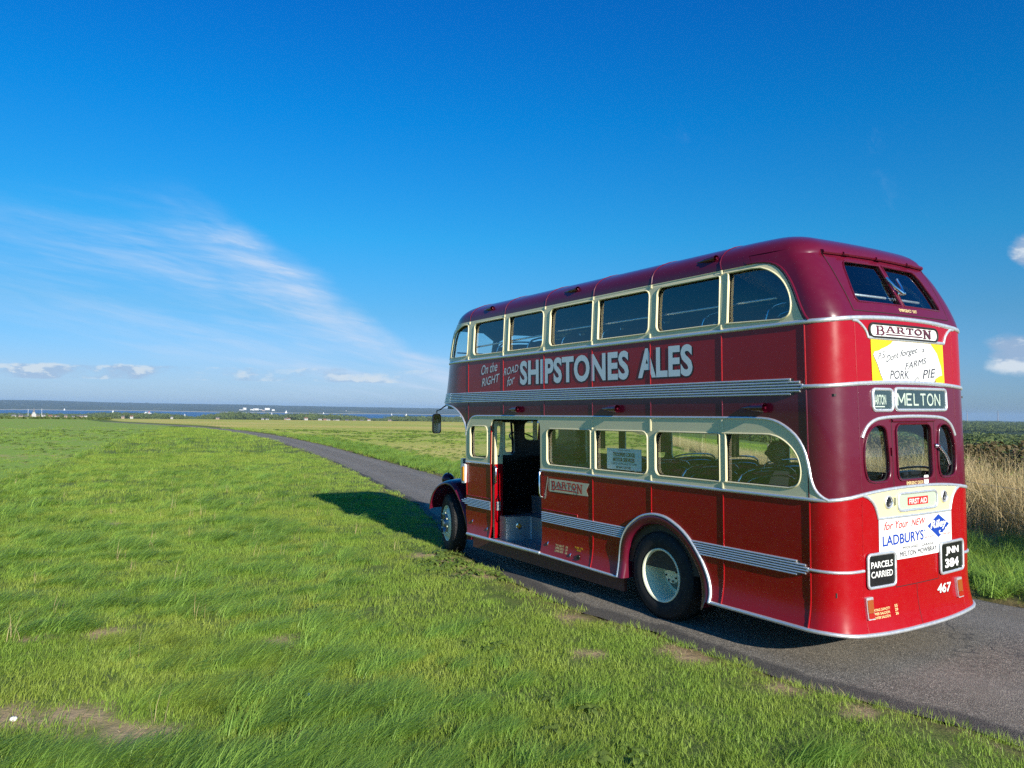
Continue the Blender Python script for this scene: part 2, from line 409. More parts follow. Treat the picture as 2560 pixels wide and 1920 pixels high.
def base(s, z):
    a = abs(s); x0 = np.interp(a, SS, OUT[:, 0]); v0 = np.interp(a, SS, OUT[:, 1])
    w = w_z(z) / HV; v = v0 * w; x = x0
    if x0 < 1.45:
        q = (1.45 - x0) / (1.45 - U0); p = 2 - sm(3.4, 3.62, z)
        x = x0 + a_z(z) * q ** p
        if z > 2.95: v *= 1 - .10 * min(1, ((z - 2.95) / .6)) ** 2 * q ** 3
    elif x0 > 6.3:
        k = (np.interp(z, NOSE_Z, NOSE_X) - 6.3) / (NOSE_X[0] - 6.3); x = 6.3 + (x0 - 6.3) * k
    return x, math.copysign(v, s) if s else v
def skin(s, z, off=0.):
    x, v = base(s, z); e = .004
    xa, va = base(s - e, z); xb, vb = base(s + e, z)
    if s < 0 <= s + e: vb = -vb if abs(s) < e else vb
    tx, tv = xb - xa, vb - va; l = math.hypot(tx, tv) or 1.
    nx, nv = -tv / l, tx / l
    f = .042 if abs(s) < s_x(B6) else .05
    if z < .62: off = off + f * min(1.4, (.62 - z) / .31) ** 2
    return Vector((x + nx * off, v + nv * off, z))
def rs(v, z):
    """outline coordinate whose skin point has the given width v at height z (rear only)"""
    lo, hi = 0, s_x(.5)
    for _ in range(22):
        m = (lo + hi) / 2
        if base(m, z)[1] < abs(v): lo = m
        else: hi = m
    return math.copysign(lo, v)
def rear(v, z, off=0.): return skin(rs(v, z), z, off)
def near(x, z, off=0.): return skin(s_x(x) if x >= B6 else s_x(B6) - (B6 - x), z, off)
def offside(x, z, off=0.):
    p = near(x, z, off); return Vector((p.x, -p.y, p.z))
def Sx(x): return s_x(x) if x >= B6 else s_x(B6) - (B6 - x)
def frames(pts, bend, off=0., step=.06, closed=False):
    """moulding frames along a path drawn on the skin"""
    q = []
    pp = pts + [pts[0]] if closed else pts
    for a, b in zip(pp, pp[1:]):
        n = max(1, int(math.hypot(b[0] - a[0], b[1] - a[1]) / step))
        for k in range(n): q.append((a[0] + (b[0] - a[0]) * k / n, a[1] + (b[1] - a[1]) * k / n))
    q.append(pp[-1])
    P = [bend(a, b, off) for a, b in q]; o = []
    for i, (a, b) in enumerate(q):
        t = (P[min(i + 1, len(P) - 1)] - P[max(i - 1, 0)]).normalized()
        n = (bend(a, b, off + .02) - P[i]).normalized(); n = (n - t * n.dot(t)).normalized()
        o.append((P[i], n.cross(t).normalized(), n))
    return o
def half_round(w, h): return [(-w / 2, -.002), (-w / 2, h * .35), (-w * .3, h * .85), (0, h), (w * .3, h * .85), (w / 2, h * .35), (w / 2, -.002)]
def mould(name, pts, bend, m, w=.03, h=.013, off=.006, step=.06, prof=None):
    mb = MB(); mb.sweep(frames(pts, bend, off, step), prof or half_round(w, h)); return mb.out(name, m, bus, 50)

STEELD = simple('dull_strip_groove', (.06, .065, .07), .5, .6)
bus = bpy.data.objects.new('double_decker_bus', None); COL.objects.link(bus); bus.matrix_world = M
tag(bus, 'vintage red and maroon double-decker bus with cream window bands parked on the narrow road', 'bus')

SEC = sorted(set([round(float(x), 4) for x in SS[:38]] + [round(-float(x), 4) for x in SS[:38]]))   # where curved plates are cut
SECF = [round(float(x), 4) for x in SS[62:]]; SECF += [-x for x in SECF]
FL = [.31 + .05 * i for i in range(7)]
DZ = [2.95 + .06 * i for i in range(11)]
CA = sorted(SEC + SECF); CUTB = FL + DZ
def plate(name, loops, m, t=.005, off=0., par=None, bend=skin, **k): return sheet(name, loops, bend, m, par or bus, t, off, CA, CUTB, **k)
def mir(loop): return [(-a, b) for a, b in loop][::-1]

# reference lines on the rear (arched)
def vv(s): return abs(float(np.interp(abs(s), SS, OUT[:, 1]))) if abs(s) < s_x(B6) else HV
def arch_(s, p=2.3): return 0 if abs(s) >= s_x(B6) else max(0, 1 - (vv(s) / 1.06) ** p)
def ZWA(s): return 1.402 + .082 * arch_(s)
def ZRB(s): return 2.367 + .042 * arch_(s)
def ZUP(s): return 2.925 + .055 * arch_(s)
def ZBT(s): return .31 - .044 * arch_(s, 3) if abs(s) < s_x(B6) else .31
def line(fn, s0, s1, n=14): return [(s0 + (s1 - s0) * i / n, fn(s0 + (s1 - s0) * i / n)) for i in range(n + 1)]
sB = s_x(B6); sQ = s_v(.765)

# --- lower red side panels ------------------------------------------------
ARCH = [(1.419, .31), (1.417, .402), (1.462, .533), (1.573, .725), (1.766, .927), (2.0, 1.043), (2.15, 1.068), (2.276, 1.064), (2.42, 1.03), (2.525, .976), (2.669, .871), (2.756, .732), (2.785, .56), (2.775, .31)]
AP = [ARCH[0]] + smooth_poly(ARCH, 2)[1:-1] + [ARCH[-1]]
def xs(L): return [(Sx(a), b) for a, b in L]
cut = min(range(len(AP)), key=lambda i: abs(AP[i][0] - 2.276) + (9 if AP[i][1] < .9 else 0))
lowN = [[(B6, .31), (1.2775, .31), (1.2775, 1.402), (B6, 1.402)],
        [(1.2775, .31)] + AP[:cut + 1] + [(AP[cut][0], 1.402), (1.2775, 1.402)],
        AP[cut:] + [(3.2745, .31), (3.2745, 1.402), (AP[cut][0], 1.402)],
        [(3.2745, .33), (4.315, .335), (4.335, .9), (4.352, 1.402), (3.2745, 1.402)]]
for L in lowN: plate('side_panel', [xs(L)], RED)
plate('side_panel', [xs([(5.57, .33), (6.235, .33), (6.345, .60), (6.345, 1.402), (5.615, 1.402), (5.60, .9)])], RED)
lowO = lowN[:3] + [[(3.2745, .31), (4.273, .31), (4.273, 1.402), (3.2745, 1.402)], [(4.273, .31), (5.2715, .31), (5.2715, 1.402), (4.273, 1.402)], [(5.2715, .31), (6.25, .31), (6.36, .62), (6.36, 1.402), (5.2715, 1.402)]]
for L in lowO: plate('side_panel', [mir(xs(L))], RED)
# rear lower panels: two corners, a centre
for sg in (1, -1):
    L = line(ZBT, sQ, sB) + line(ZWA, sB, sQ)
    plate('corner_panel', [L if sg > 0 else mir(L)], RED)
plate('rear_panel', [line(ZBT, -sQ, sQ) + line(ZWA, sQ, -sQ)], RED)

# --- cream lower window band ---------------------------------------------
def shape(pts, it=2): return smooth_poly(pts + [pts[0]], it)[:-1]
def Wn(x0, x1, z0, z1, r0=.07, r1=.07):
    r0, r1 = max(r0, .022), max(r1, .022); return xs(rrect(x0, x1, z0, z1, rs=(r1, r0, r0, r1)))     # rr rear radius, rf front radius
lwin = [Wn(3.305, 4.206, 1.476, 1.937, .075, .01), Wn(2.325, 3.219, 1.476, 1.939, .01, .075), Wn(1.309, 2.206, 1.478, 1.942, .075, .01),
        xs([(1.257, 1.482), (1.238, 1.488), (1.235, 1.51), (1.235, 1.92), (1.238, 1.94), (1.257, 1.945)] + [(.80, 1.947)] + smooth_poly([(.72, 1.946), (.61, 1.925), (.50, 1.86), (.42, 1.77), (.388, 1.66), (.40, 1.56), (.44, 1.505), (.52, 1.484)], 2))[::-1]]
cabw = xs(rrect(5.70, 6.205, 1.478, 1.945, .08))
endL = smooth_poly([(.90, 2.092), (.76, 2.088), (.64, 2.065), (.52, 2.005), (.42, 1.925), (.35, 1.815), (.318, 1.69), (.298, 1.56), (.26, 1.475), (.205, 1.425), (.16, 1.404)], 1)
sEnd = Sx(.16)
crm = xs([(4.352, 1.402), (4.358, 1.95)] + [(4.37, 2.0), (4.42, 2.047)] + [(5.52, 2.047), (5.57, 2.02), (5.598, 1.96)] + [(5.615, 1.402), (6.345, 1.402), (6.345, 1.80)] + smooth_poly([(6.325, 1.86), (6.28, 1.96), (6.22, 2.03), (6.13, 2.08), (6.0, 2.092)], 1)) + [(Sx(a), b) for a, b in endL]
plate('window_surround', [crm] + lwin + [cabw], CREAM, .022, -.012)
crmO = xs([(6.345, 1.402), (6.345, 2.092)]) + [(Sx(a), b) for a, b in endL]
lwinO = lwin + [Wn(4.31, 5.21, 1.476, 1.937, .01, .07), Wn(5.33, 6.2, 1.476, 1.937, .07, .01)]
plate('window_surround', [mir(crmO)] + [mir(L) for L in lwinO], CREAM, .022, -.012)

# --- maroon band between the decks ---------------------------------------
mid = [[(.90, 2.092), (1.2775, 2.092), (1.2775, 2.367), (.90, 2.367)]] + [[(a, 2.092), (b, 2.092), (b, 2.367), (a, 2.367)] for a, b in zip(BEADS[:4], BEADS[1:5])]
cowl = smooth_poly([(6.318, 1.86), (6.37, 1.975), (6.46, 2.075), (6.60, 2.165), (6.76, 2.225), (6.93, 2.255), (7.1, 2.262)], 1)
front_mid = [(5.2715, 2.092), (6.0, 2.092)] + smooth_poly([(6.13, 2.08), (6.22, 2.03), (6.28, 1.96), (6.318, 1.862)], 1) + cowl + [(7.1, 2.367), (5.2715, 2.367)]
def xsf(L): return [(s_x(a) if a <= XF0 else s_x(XF0) + (a - XF0) * 1.02, b) for a, b in L]
for L in mid: plate('side_panel', [xs(L)], MAROON); plate('side_panel', [mir(xs(L))], MAROON)
plate('side_panel', [xsf(front_mid)], MAROON); plate('side_panel', [mir(xsf(front_mid))], MAROON)
sN = s_x(XF0) + (7.1 - XF0) * 1.02
fm = [(sN, 2.262), (SMAX, 2.262), (SMAX, 2.367), (sN, 2.367)]
plate('front_panel', [fm], MAROON); plate('front_panel', [mir(fm)], MAROON)
# rear corners and rear centre, between waist and rib
sE = Sx(.90)
for sg in (1, -1):
    L = line(ZWA, sQ, sEnd, 6) + [(Sx(a), b) for a, b in endL[::-1]][1:] + [(sE, 2.367)] + line(ZRB, sB, sQ, 10)
    plate('corner_panel', [L if sg > 0 else mir(L)], MAROON)
def rv(L): return [(s_v(a), b) for a, b in L]
rwl = rv(smooth_poly([(.60, 1.543), (.69, 1.56), (.722, 1.66), (.722, 1.80), (.705, 1.89), (.65, 1.985), (.57, 2.032), (.49, 2.037), (.425, 2.01), (.405, 1.94), (.386, 1.75), (.386, 1.62), (.42, 1.555), (.49, 1.543), (.60, 1.543)], 2)[:-1])
rwc = rv(rrect(-.278, .278, 1.545, 2.04, .065))[::-1]
plate('rear_panel', [line(ZWA, -sQ, sQ) + line(ZRB, sQ, -sQ), rwl, rwc, mir(rwl)], MAROON, .02, -.015)

# --- upper red panels ------------------------------------------------------
ups = [[(B6, 2.367), (1.2775, 2.367), (1.2775, 2.925), (B6, 2.925)]] + [[(a, 2.367), (b, 2.367), (b, 2.925), (a, 2.925)] for a, b in zip(BEADS, BEADS[1:])]
for L in ups: plate('side_panel', [xs(L)], RED); plate('side_panel', [mir(xs(L))], RED)
fu = [(s_x(6.27), 2.367), (SMAX, 2.367), (SMAX, 2.925), (s_x(6.27), 2.925)]
plate('front_panel', [fu], RED); plate('front_panel', [mir(fu)], RED)
for sg in (1, -1):
    L = line(ZRB, sQ, sB) + line(ZUP, sB, sQ)
    plate('corner_panel', [L if sg > 0 else mir(L)], RED)
plate('rear_panel', [line(ZRB, -sQ, sQ) + line(ZUP, sQ, -sQ)], RED)

# --- cream upper window band ---------------------------------------------
endU = smooth_poly([(1.0, 3.52), (.84, 3.517), (.71, 3.487), (.61, 3.415), (.525, 3.302), (.465, 3.19), (.42, 3.08), (.37, 2.975), (.335, 2.925)], 1)
def q2s(x, z):            # outline coordinate whose skin point stands at the given x and height on the side
    lo, hi = s_v(.9), s_x(2.2)
    for _ in range(24):
        m = (lo + hi) / 2
        if base(m, z)[0] < x: lo = m
        else: hi = m
    return lo
EU = [(q2s(a, b), b) for a, b in endU]
uwin = [Wn(5.268, 6.115, 2.992, 3.478, .075, .01), Wn(4.295, 5.14, 2.992, 3.473, .01, .075), Wn(3.277, 4.145, 2.988, 3.473, .075, .01),
        Wn(2.296, 3.165, 2.992, 3.467, .01, .075), Wn(1.30, 2.178, 2.992, 3.470, .075, .01),
        [(q2s(a, b), b) for a, b in [(1.222, 2.992), (1.203, 2.998), (1.20, 3.02), (1.20, 3.46), (1.203, 3.478), (1.222, 3.483), (.93, 3.483)] + smooth_poly([(.83, 3.475), (.73, 3.438), (.63, 3.37), (.55, 3.285), (.49, 3.17), (.476, 3.06), (.50, 2.995), (.58, 2.968)], 2)][::-1]]
w1a, w1b = s_x(6.295), s_x(XF0) + .64
uw1 = smooth_poly([(w1a, 3.24), (w1a, 3.455), (w1a + .05, 3.48), (w1a + .30, 3.478), (w1b - .09, 3.40), (w1b, 3.27), (w1b + .02, 3.03), (w1b, 2.995), (w1a + .05, 2.992), (w1a, 3.03), (w1a, 3.24)], 1)[:-1]
ufr = smooth_poly([(w1b + .17, 3.0), (w1b + .14, 3.28), (w1b + .2, 3.44), (w1b + .32, 3.47), (SMAX - .05, 3.47), (SMAX - .03, 3.0), (w1b + .3, 2.99), (w1b + .17, 3.0)], 1)[:-1]
crU = [(EU[-1][0], 2.925), (SMAX, 2.925), (SMAX, 3.52)] + EU[:-1]
for sg in (1, -1):
    hs = uwin + [uw1, ufr]
    plate('window_surround', [crU] + hs if sg > 0 else [mir(crU)] + [mir(h) for h in hs], CREAM, .022, -.012)

# --- rear dome with the emergency window, and the roof ------------------
def rvz(L): return [(rs(a, b), b) for a, b in L]
frame_o = rvz([(-.75, 3.025), (.75, 3.025), (.765, 3.20), (.78, 3.40), (.785, 3.575), (-.785, 3.575), (-.78, 3.40), (-.765, 3.20)])
gl = [(.025, 3.112), (.645, 3.112), (.663, 3.14), (.652, 3.24), (.60, 3.43), (.565, 3.49), (.53, 3.508), (.025, 3.515)]
eg = rvz(gl)
ZDT = 3.61
dome = line(ZUP, -EU[-1][0], EU[-1][0], 30) + EU[::-1][1:] + [(EU[0][0], ZDT)] + [(-EU[0][0], ZDT)] + [(-a, b) for a, b in EU[:-1]]
def snorm(s, z):
    e = .02; z = min(z, 3.855); n_ = (skin(s + e, z) - skin(s - e, z)).cross(skin(s, z + .003) - skin(s, z - .003)).normalized()
    c = skin(s, z) - Vector((3., 0, 2.2)); return n_ if n_.dot(c) > 0 else -n_
plate('rear_dome', [dome, frame_o], MAROON, .02, -.015, nrm=snorm)
plate('emergency_window', [frame_o, eg, mir(eg)], MAROON, .02, -.011)
em = bus.children[-1]
NRM = []
def roof_mesh(z0=ZC):
    zs = [z0, 3.54, 3.57, 3.61, 3.65, 3.69, 3.725, 3.755, 3.78, 3.80, 3.818, 3.832, 3.843, 3.851, 3.857, 3.8605]
    sl = [0, .15, .3, .45, .6, .7, .78, .84, .9, .96, 1.02, 1.08, 1.15, 1.25, 1.35, 1.5, 1.75, 2.1] + list(np.linspace(2.6, s_x(6.2), 9)) + [float(x) for x in SS[63::2]] + [SMAX]
    sl = sorted(set(round(x, 4) for x in sl if x <= SMAX)); ring = sl + [-x for x in sl[::-1] if 0 < x < SMAX - 1e-6]
    V = []; F = []; n = len(ring)
    for z in zs:
        for s in ring: V.append(skin(s, z, .005)); NRM.append(snorm(s, z))
    for i in range(len(zs) - 1):
        for k in range(n):
            a, b = i * n + (k + 1) % n, i * n + k
            if zs[i + 1] <= ZDT + .001 and abs(ring[k]) <= EU[0][0] - .01 and abs(ring[(k + 1) % n]) <= EU[0][0] + .12: continue
            F.append((a, b, b + n, a + n))
    top = (len(zs) - 1) * n; F.append(tuple(top + k for k in range(n))[::-1])
    return V, F
V, F = roof_mesh(); rf = mk('roof', V, F, MAROON, bus, 180); rf.data.normals_split_custom_set_from_vertices(NRM)

# --- seam beads -----------------------------------------------------------
def bead(pts, m): return mould('seam_bead', pts, skin, m, .018, .0082, .004, .08)
for x in BEADS:
    lo = 1.068 if x == BEADS[1] else .312
    if x in BEADS[:3] or x == BEADS[2]:
        bead(xs([(x, lo), (x, 1.385)]), RED)
    if x != BEADS[5]: bead(xs([(x, 2.108), (x, 2.29)]), MAROON)
    bead(xs([(x, 2.448), (x, 2.90)]), RED)
    bead(mir(xs([(x, 2.448), (x, 2.90)])), RED)
bead(xs([(6.275, 1.99), (6.27, 2.29)]), MAROON)
for z0, z1, m in ((.30, 1.385, RED), (1.42, 2.355, MAROON), (2.38, 2.905, RED)):
    bead([(sB, z0), (sB, z1)], m); bead([(-sB, z0), (-sB, z1)], m)
for sg in (1, -1):         # rivet seams on the rear, roof hoops
    for z0, z1, m in ((.30, 1.40, RED), (1.46, 2.36, MAROON), (2.41, 2.92, RED)):
        mould('panel_seam', [(sg * sQ, z0), (sg * sQ, z1)], skin, m, .012, .004, .004)
        mb = MB()
        for z in np.arange(z0 + .04, z1 - .02, .085):
            P = skin(sg * (sQ + .012), z, .006); mb.lathe([(.0001, .003), (.003, .0025), (.0045, 0)], P, skin(sg * (sQ + .012), z, .03) - P, 6)
        tag(mb.out('rivet', m, bus), kind='stuff')
ROOFX = [BEADS[0] - .08] + BEADS[1:]
for x in BEADS:
    pts = [(s_x(x) , z) for z in (3.53, 3.6, 3.66, 3.71, 3.75, 3.785, 3.81, 3.83, 3.845, 3.855)]
    fr = [skin(s, z, .007) for s, z in pts]; fr = fr + [Vector((p.x, -p.y, p.z)) for p in fr[::-1]]
    mb = MB(); mb.tube(fr, .0065, 6); mb.out('roof_hoop', MAROON, bus)
# cream pillar caps
for x in BEADS:
    for b, z0, z1 in ((near, 3.478, 3.517), (near, 2.94, 2.985), (near, 1.418, 1.474), (near, 1.945, 2.072)):
        if x == BEADS[5] and z1 < 2.5: continue
        if x in BEADS[3:] and z1 < 2.5: continue
        mb = MB(); mb.sweep(frames([(x, z0), (x, z1)], b, .010), [(-.016, 0), (-.016, .006), (-.010, .010), (.010, .010), (.016, .006), (.016, 0)])
        mb.out('pillar_cap', CREAM, bus, 40)
# --- aluminium mouldings --------------------------------------------------
mould('trim_strip', xs([(6.345, 1.402), (5.62, 1.402)]), skin, ALU, .028)
wl_ = xs([(4.352, 1.402), (B6, 1.402)]) + line(ZWA, sB, -sB, 30) + mir(xs([(6.345, 1.402), (B6, 1.402)])[::-1])[::-1]
mould('trim_strip', wl_, skin, ALU, .032, .015)
ct = [(6.345, 1.80), (6.335, 1.855)] + smooth_poly([(6.325, 1.86), (6.28, 1.96), (6.22, 2.03), (6.13, 2.08), (6.0, 2.092)], 1) + endL
mould('trim_strip', [(Sx(a), b) for a, b in ct], skin, ALU, .028, .015)
mould('trim_strip', [(-Sx(a), b) for a, b in ct], skin, ALU, .028, .015)
mould('trim_strip', xsf(cowl), skin, ALU, .03, .016)
mould('trim_strip', [(SMAX - .4, 2.925), (s_x(XF0), 2.925), (sB, 2.925)] + line(ZUP, sB, -sB, 30) + [(-s_x(XF0), 2.925)], skin, ALU, .040, .014)
mould('trim_strip', [(sB + .04, 2.367)] + line(ZRB, sB, -sB, 30) + [(-sB - .04, 2.367)], skin, ALU, .036, .016)
mould('trim_strip', [(sB + .03, .808)] + line(lambda s: .808, sB, sQ, 10), skin, ALU, .026, .014)
mould('trim_strip', [(-sB - .03, .808)] + line(lambda s: .808, -sB, -sQ, 10), skin, ALU, .026, .014)
mould('drip_moulding', [(q2s(a, b) - .03, b + .012) for a, b in endU], skin, MAROON, .024, .016, .004)
bt = xs([(1.44, .312), (1.0, .312)]) + line(ZBT, sB, -sB, 36) + mir(xs([(1.44, .312), (1.0, .312)]))[::-1]
mould('skirt_strip', bt, skin, ALU, .034, .02, .002)
mould('skirt_strip', xs([(4.315, .335), (2.79, .312), (2.765, .40)]), skin, ALU, .03, .016, .004)
mould('skirt_strip', xs([(6.235, .333), (5.4, .336), (4.315, .338)]), skin, ALU, .045, .02, .004)
APm = [(Sx(a), b) for a, b in AP]
mould('arch_moulding', APm, skin, ALU, .03, .02, .01, .05)
mould('arch_moulding', mir(APm), skin, ALU, .03, .02, .01, .05)
archR = rv(smooth_poly([(.735, 1.925), (.70, 1.985), (.646, 2.04), (.55, 2.082), (.43, 2.098), (.2, 2.106), (0, 2.108), (-.2, 2.106), (-.43, 2.098), (-.55, 2.082), (-.646, 2.04), (-.70, 1.985), (-.735, 1.925)], 1))
mould('trim_strip', archR, skin, ALU, .03, .012, .006, .04)
# ribbed strips: a base plate and six ribs with stepped ends
def ribbed(name, x0s, x1s, z0, z1, bend=near):
    mb = MB(); n = len(x0s); h = (z1 - z0) / n
    sheet('strip_backing', [[(max(x0s) - .03, z0 + .006), (min(x1s), z0 + .006), (min(x1s), z1 - .006), (max(x0s) - .03, z1 - .006)]], bend, STEELD, bus, .002, .0055, back=False)
    for i, (a, b) in enumerate(zip(x0s, x1s)):
        z = z0 + h * (i + .5)
        mb.sweep(frames([(a, z), (b, z)], bend, .006, .5), [(-h * .42, 0), (-h * .40, .006), (-h * .26, .013), (0, .0155), (h * .26, .013), (h * .40, .006), (h * .42, 0)])
    return mb.out(name, ALU, bus, 25)
fx = 6.92
ribbed('ribbed_trim', [.475, .375, .345, .345, .375, .475], [fx] * 6, 2.291, 2.445)
ribbed('ribbed_trim', [.475, .375, .345, .345, .375, .475], [fx] * 6, 2.291, 2.445, offside)
sF = s_x(6.9)
mb = MB()
for i in range(6):
    z = 2.291 + .154 / 6 * (i + .5); mb.sweep(frames([(s_x(XF0) + .48, z), (SMAX, z)], skin, .006, .05), [(-.0128, 0), (-.0128, .001), (-.0088, .004), (-.0072, .014), (.0072, .014), (.0088, .004), (.0128, .001), (.0128, 0)])
mb.out('ribbed_trim', ALU, bus, 25)
ribbed('ribbed_trim', [.45, .36, .335, .335, .36, .45], [1.595, 1.60, 1.613, 1.635, 1.66, 1.68], .738, .873)
ribbed('ribbed_trim', [2.76, 2.755, 2.745, 2.735, 2.72, 2.70], [4.318] * 6, .738, .873)
ribbed('ribbed_trim', [5.61] * 6, [6.27, 6.36, 6.44, 6.46, 6.38, 6.29], .741, .868)
for s0 in ([.45, .36, .335, .335, .36, .45],): ribbed('ribbed_trim', s0, [1.595, 1.60, 1.613, 1.635, 1.66, 1.68], .738, .873, offside); ribbed('ribbed_trim', [2.76, 2.755, 2.745, 2.735, 2.72, 2.70], [6.25] * 6, .738, .873, offside)
# red pin beading of flaps
mould('flap_edge', xs([(4.30, .905), (3.57, .905), (3.57, .88)]), skin, RED, .012, .007)
mould('flap_edge', xs([(5.62, .905), (6.31, .905), (6.33, 1.38)]), skin, RED, .012, .007)

# --- glazing ---------------------------------------------------------------
def inset(L, d):
    n = len(L); o = []
    ar = sum(L[i][0] * L[(i + 1) % n][1] - L[(i + 1) % n][0] * L[i][1] for i in range(n)); sg = 1 if ar > 0 else -1
    for i in range(n):
        p, q, r = L[i - 1], L[i], L[(i + 1) % n]
        t = Vector((r[0] - p[0], r[1] - p[1])); t = t.normalized() if t.length else Vector((1, 0))
        o.append((q[0] - sg * t.y * d, q[1] + sg * t.x * d))
    return o
def pane(loop, depth=-.024, rim=CREAM, par=None, g=True):
    p = plate('window_pane', [loop], GLASS, 0, depth, par, back=False)
    if g:
        A_, B_ = inset(loop, -.004), inset(loop, .011); n = len(loop); d = depth + .004
        mk('gasket', [skin(a, b, d) for a, b in A_] + [skin(a, b, d) for a, b in B_] + [skin(a, b, d - .008) for a, b in B_], [(i, (i + 1) % n, n + (i + 1) % n, n + i) for i in range(n)] + [(n + i, n + (i + 1) % n, 2 * n + (i + 1) % n, 2 * n + i) for i in range(n)], GASKET, p)
    if rim:
        mb = MB(); P = [skin(a, b, .010) for a, b in loop]; mb.tube(P, .0095, 6, closed=True); mb.out('window_rim', rim, p, 60)
    return p
for L in lwin + [cabw] + uwin + [uw1, ufr]: pane(L)
for L in lwinO + uwin + [uw1, ufr]: pane(mir(L), rim=None)
for L in (rwl, rwc, mir(rwl)): pane(L, -.02, MAROON)
for L in (eg, mir(eg)): pane(L, -.016, MAROON, em)

# --- interior ----------------------------------------------------------------
def grow(L, d): return inset(L, -d)
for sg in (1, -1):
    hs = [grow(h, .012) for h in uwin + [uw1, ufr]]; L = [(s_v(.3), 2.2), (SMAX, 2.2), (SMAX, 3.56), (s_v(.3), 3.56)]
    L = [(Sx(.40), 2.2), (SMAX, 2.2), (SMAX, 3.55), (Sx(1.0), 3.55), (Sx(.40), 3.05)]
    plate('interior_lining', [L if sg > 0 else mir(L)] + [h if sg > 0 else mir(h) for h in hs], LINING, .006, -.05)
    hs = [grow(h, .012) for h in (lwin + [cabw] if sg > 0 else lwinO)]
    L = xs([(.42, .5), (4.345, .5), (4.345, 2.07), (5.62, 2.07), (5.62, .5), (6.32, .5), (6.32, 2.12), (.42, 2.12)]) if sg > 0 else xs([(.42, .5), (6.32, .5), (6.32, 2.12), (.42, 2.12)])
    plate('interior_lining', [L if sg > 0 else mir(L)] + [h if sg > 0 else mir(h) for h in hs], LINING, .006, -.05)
mb = MB(); mb.box(.15, 6.3, -1.02, 1.02, 2.09, 2.11); mb.out('lower_ceiling', CEIL, bus)
mb = MB(); mb.box(.12, 6.95, -1.02, 1.02, 2.28, 2.30); mb.box(6.3, 7.2, -1.0, 1.0, 2.262, 2.278); mb.out('upper_floor', FLOORM, bus)
V, F = roof_mesh(3.53); V = [(v[0] * .985 + .03, v[1] * .955, v[2] - .045) for v in V]; mk('upper_ceiling', V, [f[::-1] for f in F], CEIL, bus, 60)
mb = MB(); mb.box(.12, 1.58, -1.03, 1.03, .60, .64); mb.box(1.58, 2.80, -.50, .50, .60, .64); mb.box(2.80, 4.3, -1.03, 1.03, .60, .64); mb.box(4.3, 6.3, -1.03, .40, .60, .64); mb.out('lower_floor', FLOORM, bus)
for sg in (1, -1):
    mb = MB(); y0, y1 = sorted((sg * .50, sg * 1.035)); mb.box(1.56, 2.80, y0, y1, .97, .99); mb.box(1.56, 2.80, *sorted((sg * .50, sg * .515)), .60, .97); mb.box(1.55, 1.565, y0, y1, .60, .97); mb.box(2.80, 2.815, y0, y1, .60, .97); mb.out('wheel_box', LINING, bus)
mb = MB(); mb.box(.16, 6.3, -.5, .5, .30, .34); mb.box(2.85, 6.3, -.98, .40, .30, .33); mb.out('chassis', UNDER, bus)
mb = MB(); mb.box(4.30, 5.56, .40, 1.10, .315, .336); mb.out('entrance_platform', STEEL, bus)
# half-turn entrance step with an orange lamp, its riser, the bulkheads round the doorway
mb = MB(); st = [(5.36, 1.0), (5.245, .652), (4.90, .69), (4.32, .80), (4.32, .40), (5.52, .40), (5.52, 1.0)]
n = len(st); mb.add([(x, y, .336) for x, y in st] + [(x, y, .668) for x, y in st], [tuple(range(n, 2 * n))] + [(i, (i + 1) % n, n + (i + 1) % n, n + i) for i in range(n)])
step = mb.out('entrance_step', STEEL, bus, 20)
mb = MB(); q0, q1 = Vector((5.36, 1.0, 0)), Vector((5.245, .652, 0)); c = q0.lerp(q1, .52) + Vector((0, 0, .535)); nn = Vector((q1.y - q0.y, q0.x - q1.x, 0)).normalized() * -1
if nn.dot(CB - c) < 0: nn = -nn
mb.lathe([(.0001, .024), (.02, .022), (.033, .012), (.036, 0)], c, nn, 16); mb.out('step_lamp', LENSO, step, 60)
mb = MB(); mb.lathe([(.036, .0), (.036, .012), (.046, .01), (.047, 0)], c, nn, 16); mb.out('lamp_ring', CHROME, step, 60)
mb = MB(); mb.box(-.03, .03, -.004, .004, .345, .66, lambda p: Vector((5.245, .652, 0)) + Vector((p.x, p.y + .006, p.z))); mb.out('step_nosing', ALU, step)
mb = MB(); mb.box(4.32, 5.6, .38, .40, .64, .92); mb.box(5.05, 5.075, .40, .405, .66, .91); mb.out('step_riser', STEEL, bus)
sheet('door_bulkhead', [[(.30, .34), (1.04, .34), (1.04, 2.09), (.30, 2.09)], rrect(.37, .98, 1.45, 1.98, .05)], lambda a, b, o: Vector((4.30 + o, a, b)), GREYG, bus, .02)
# cab bulkhead with its window
def zy(y, z, x): return Vector((x, y, z))
sheet('front_bulkhead', [[(-1.06, .34), (1.06, .34), (1.06, 2.1), (-1.06, 2.1)], rrect(.25, .97, 1.48, 1.99, .06), rrect(-.62, .06, 1.70, 2.0, .08)], lambda a, b, o: Vector((6.30 + o, a, b)), BLACK, bus, .03)
sheet('cab_partition', [[(4.9, .64), (6.3, .64), (6.3, 1.46), (4.9, 1.46)]], lambda a, b, o: Vector((a, .10 - (a - 4.9) * .15 + o, b)), BLACK, bus, .02)
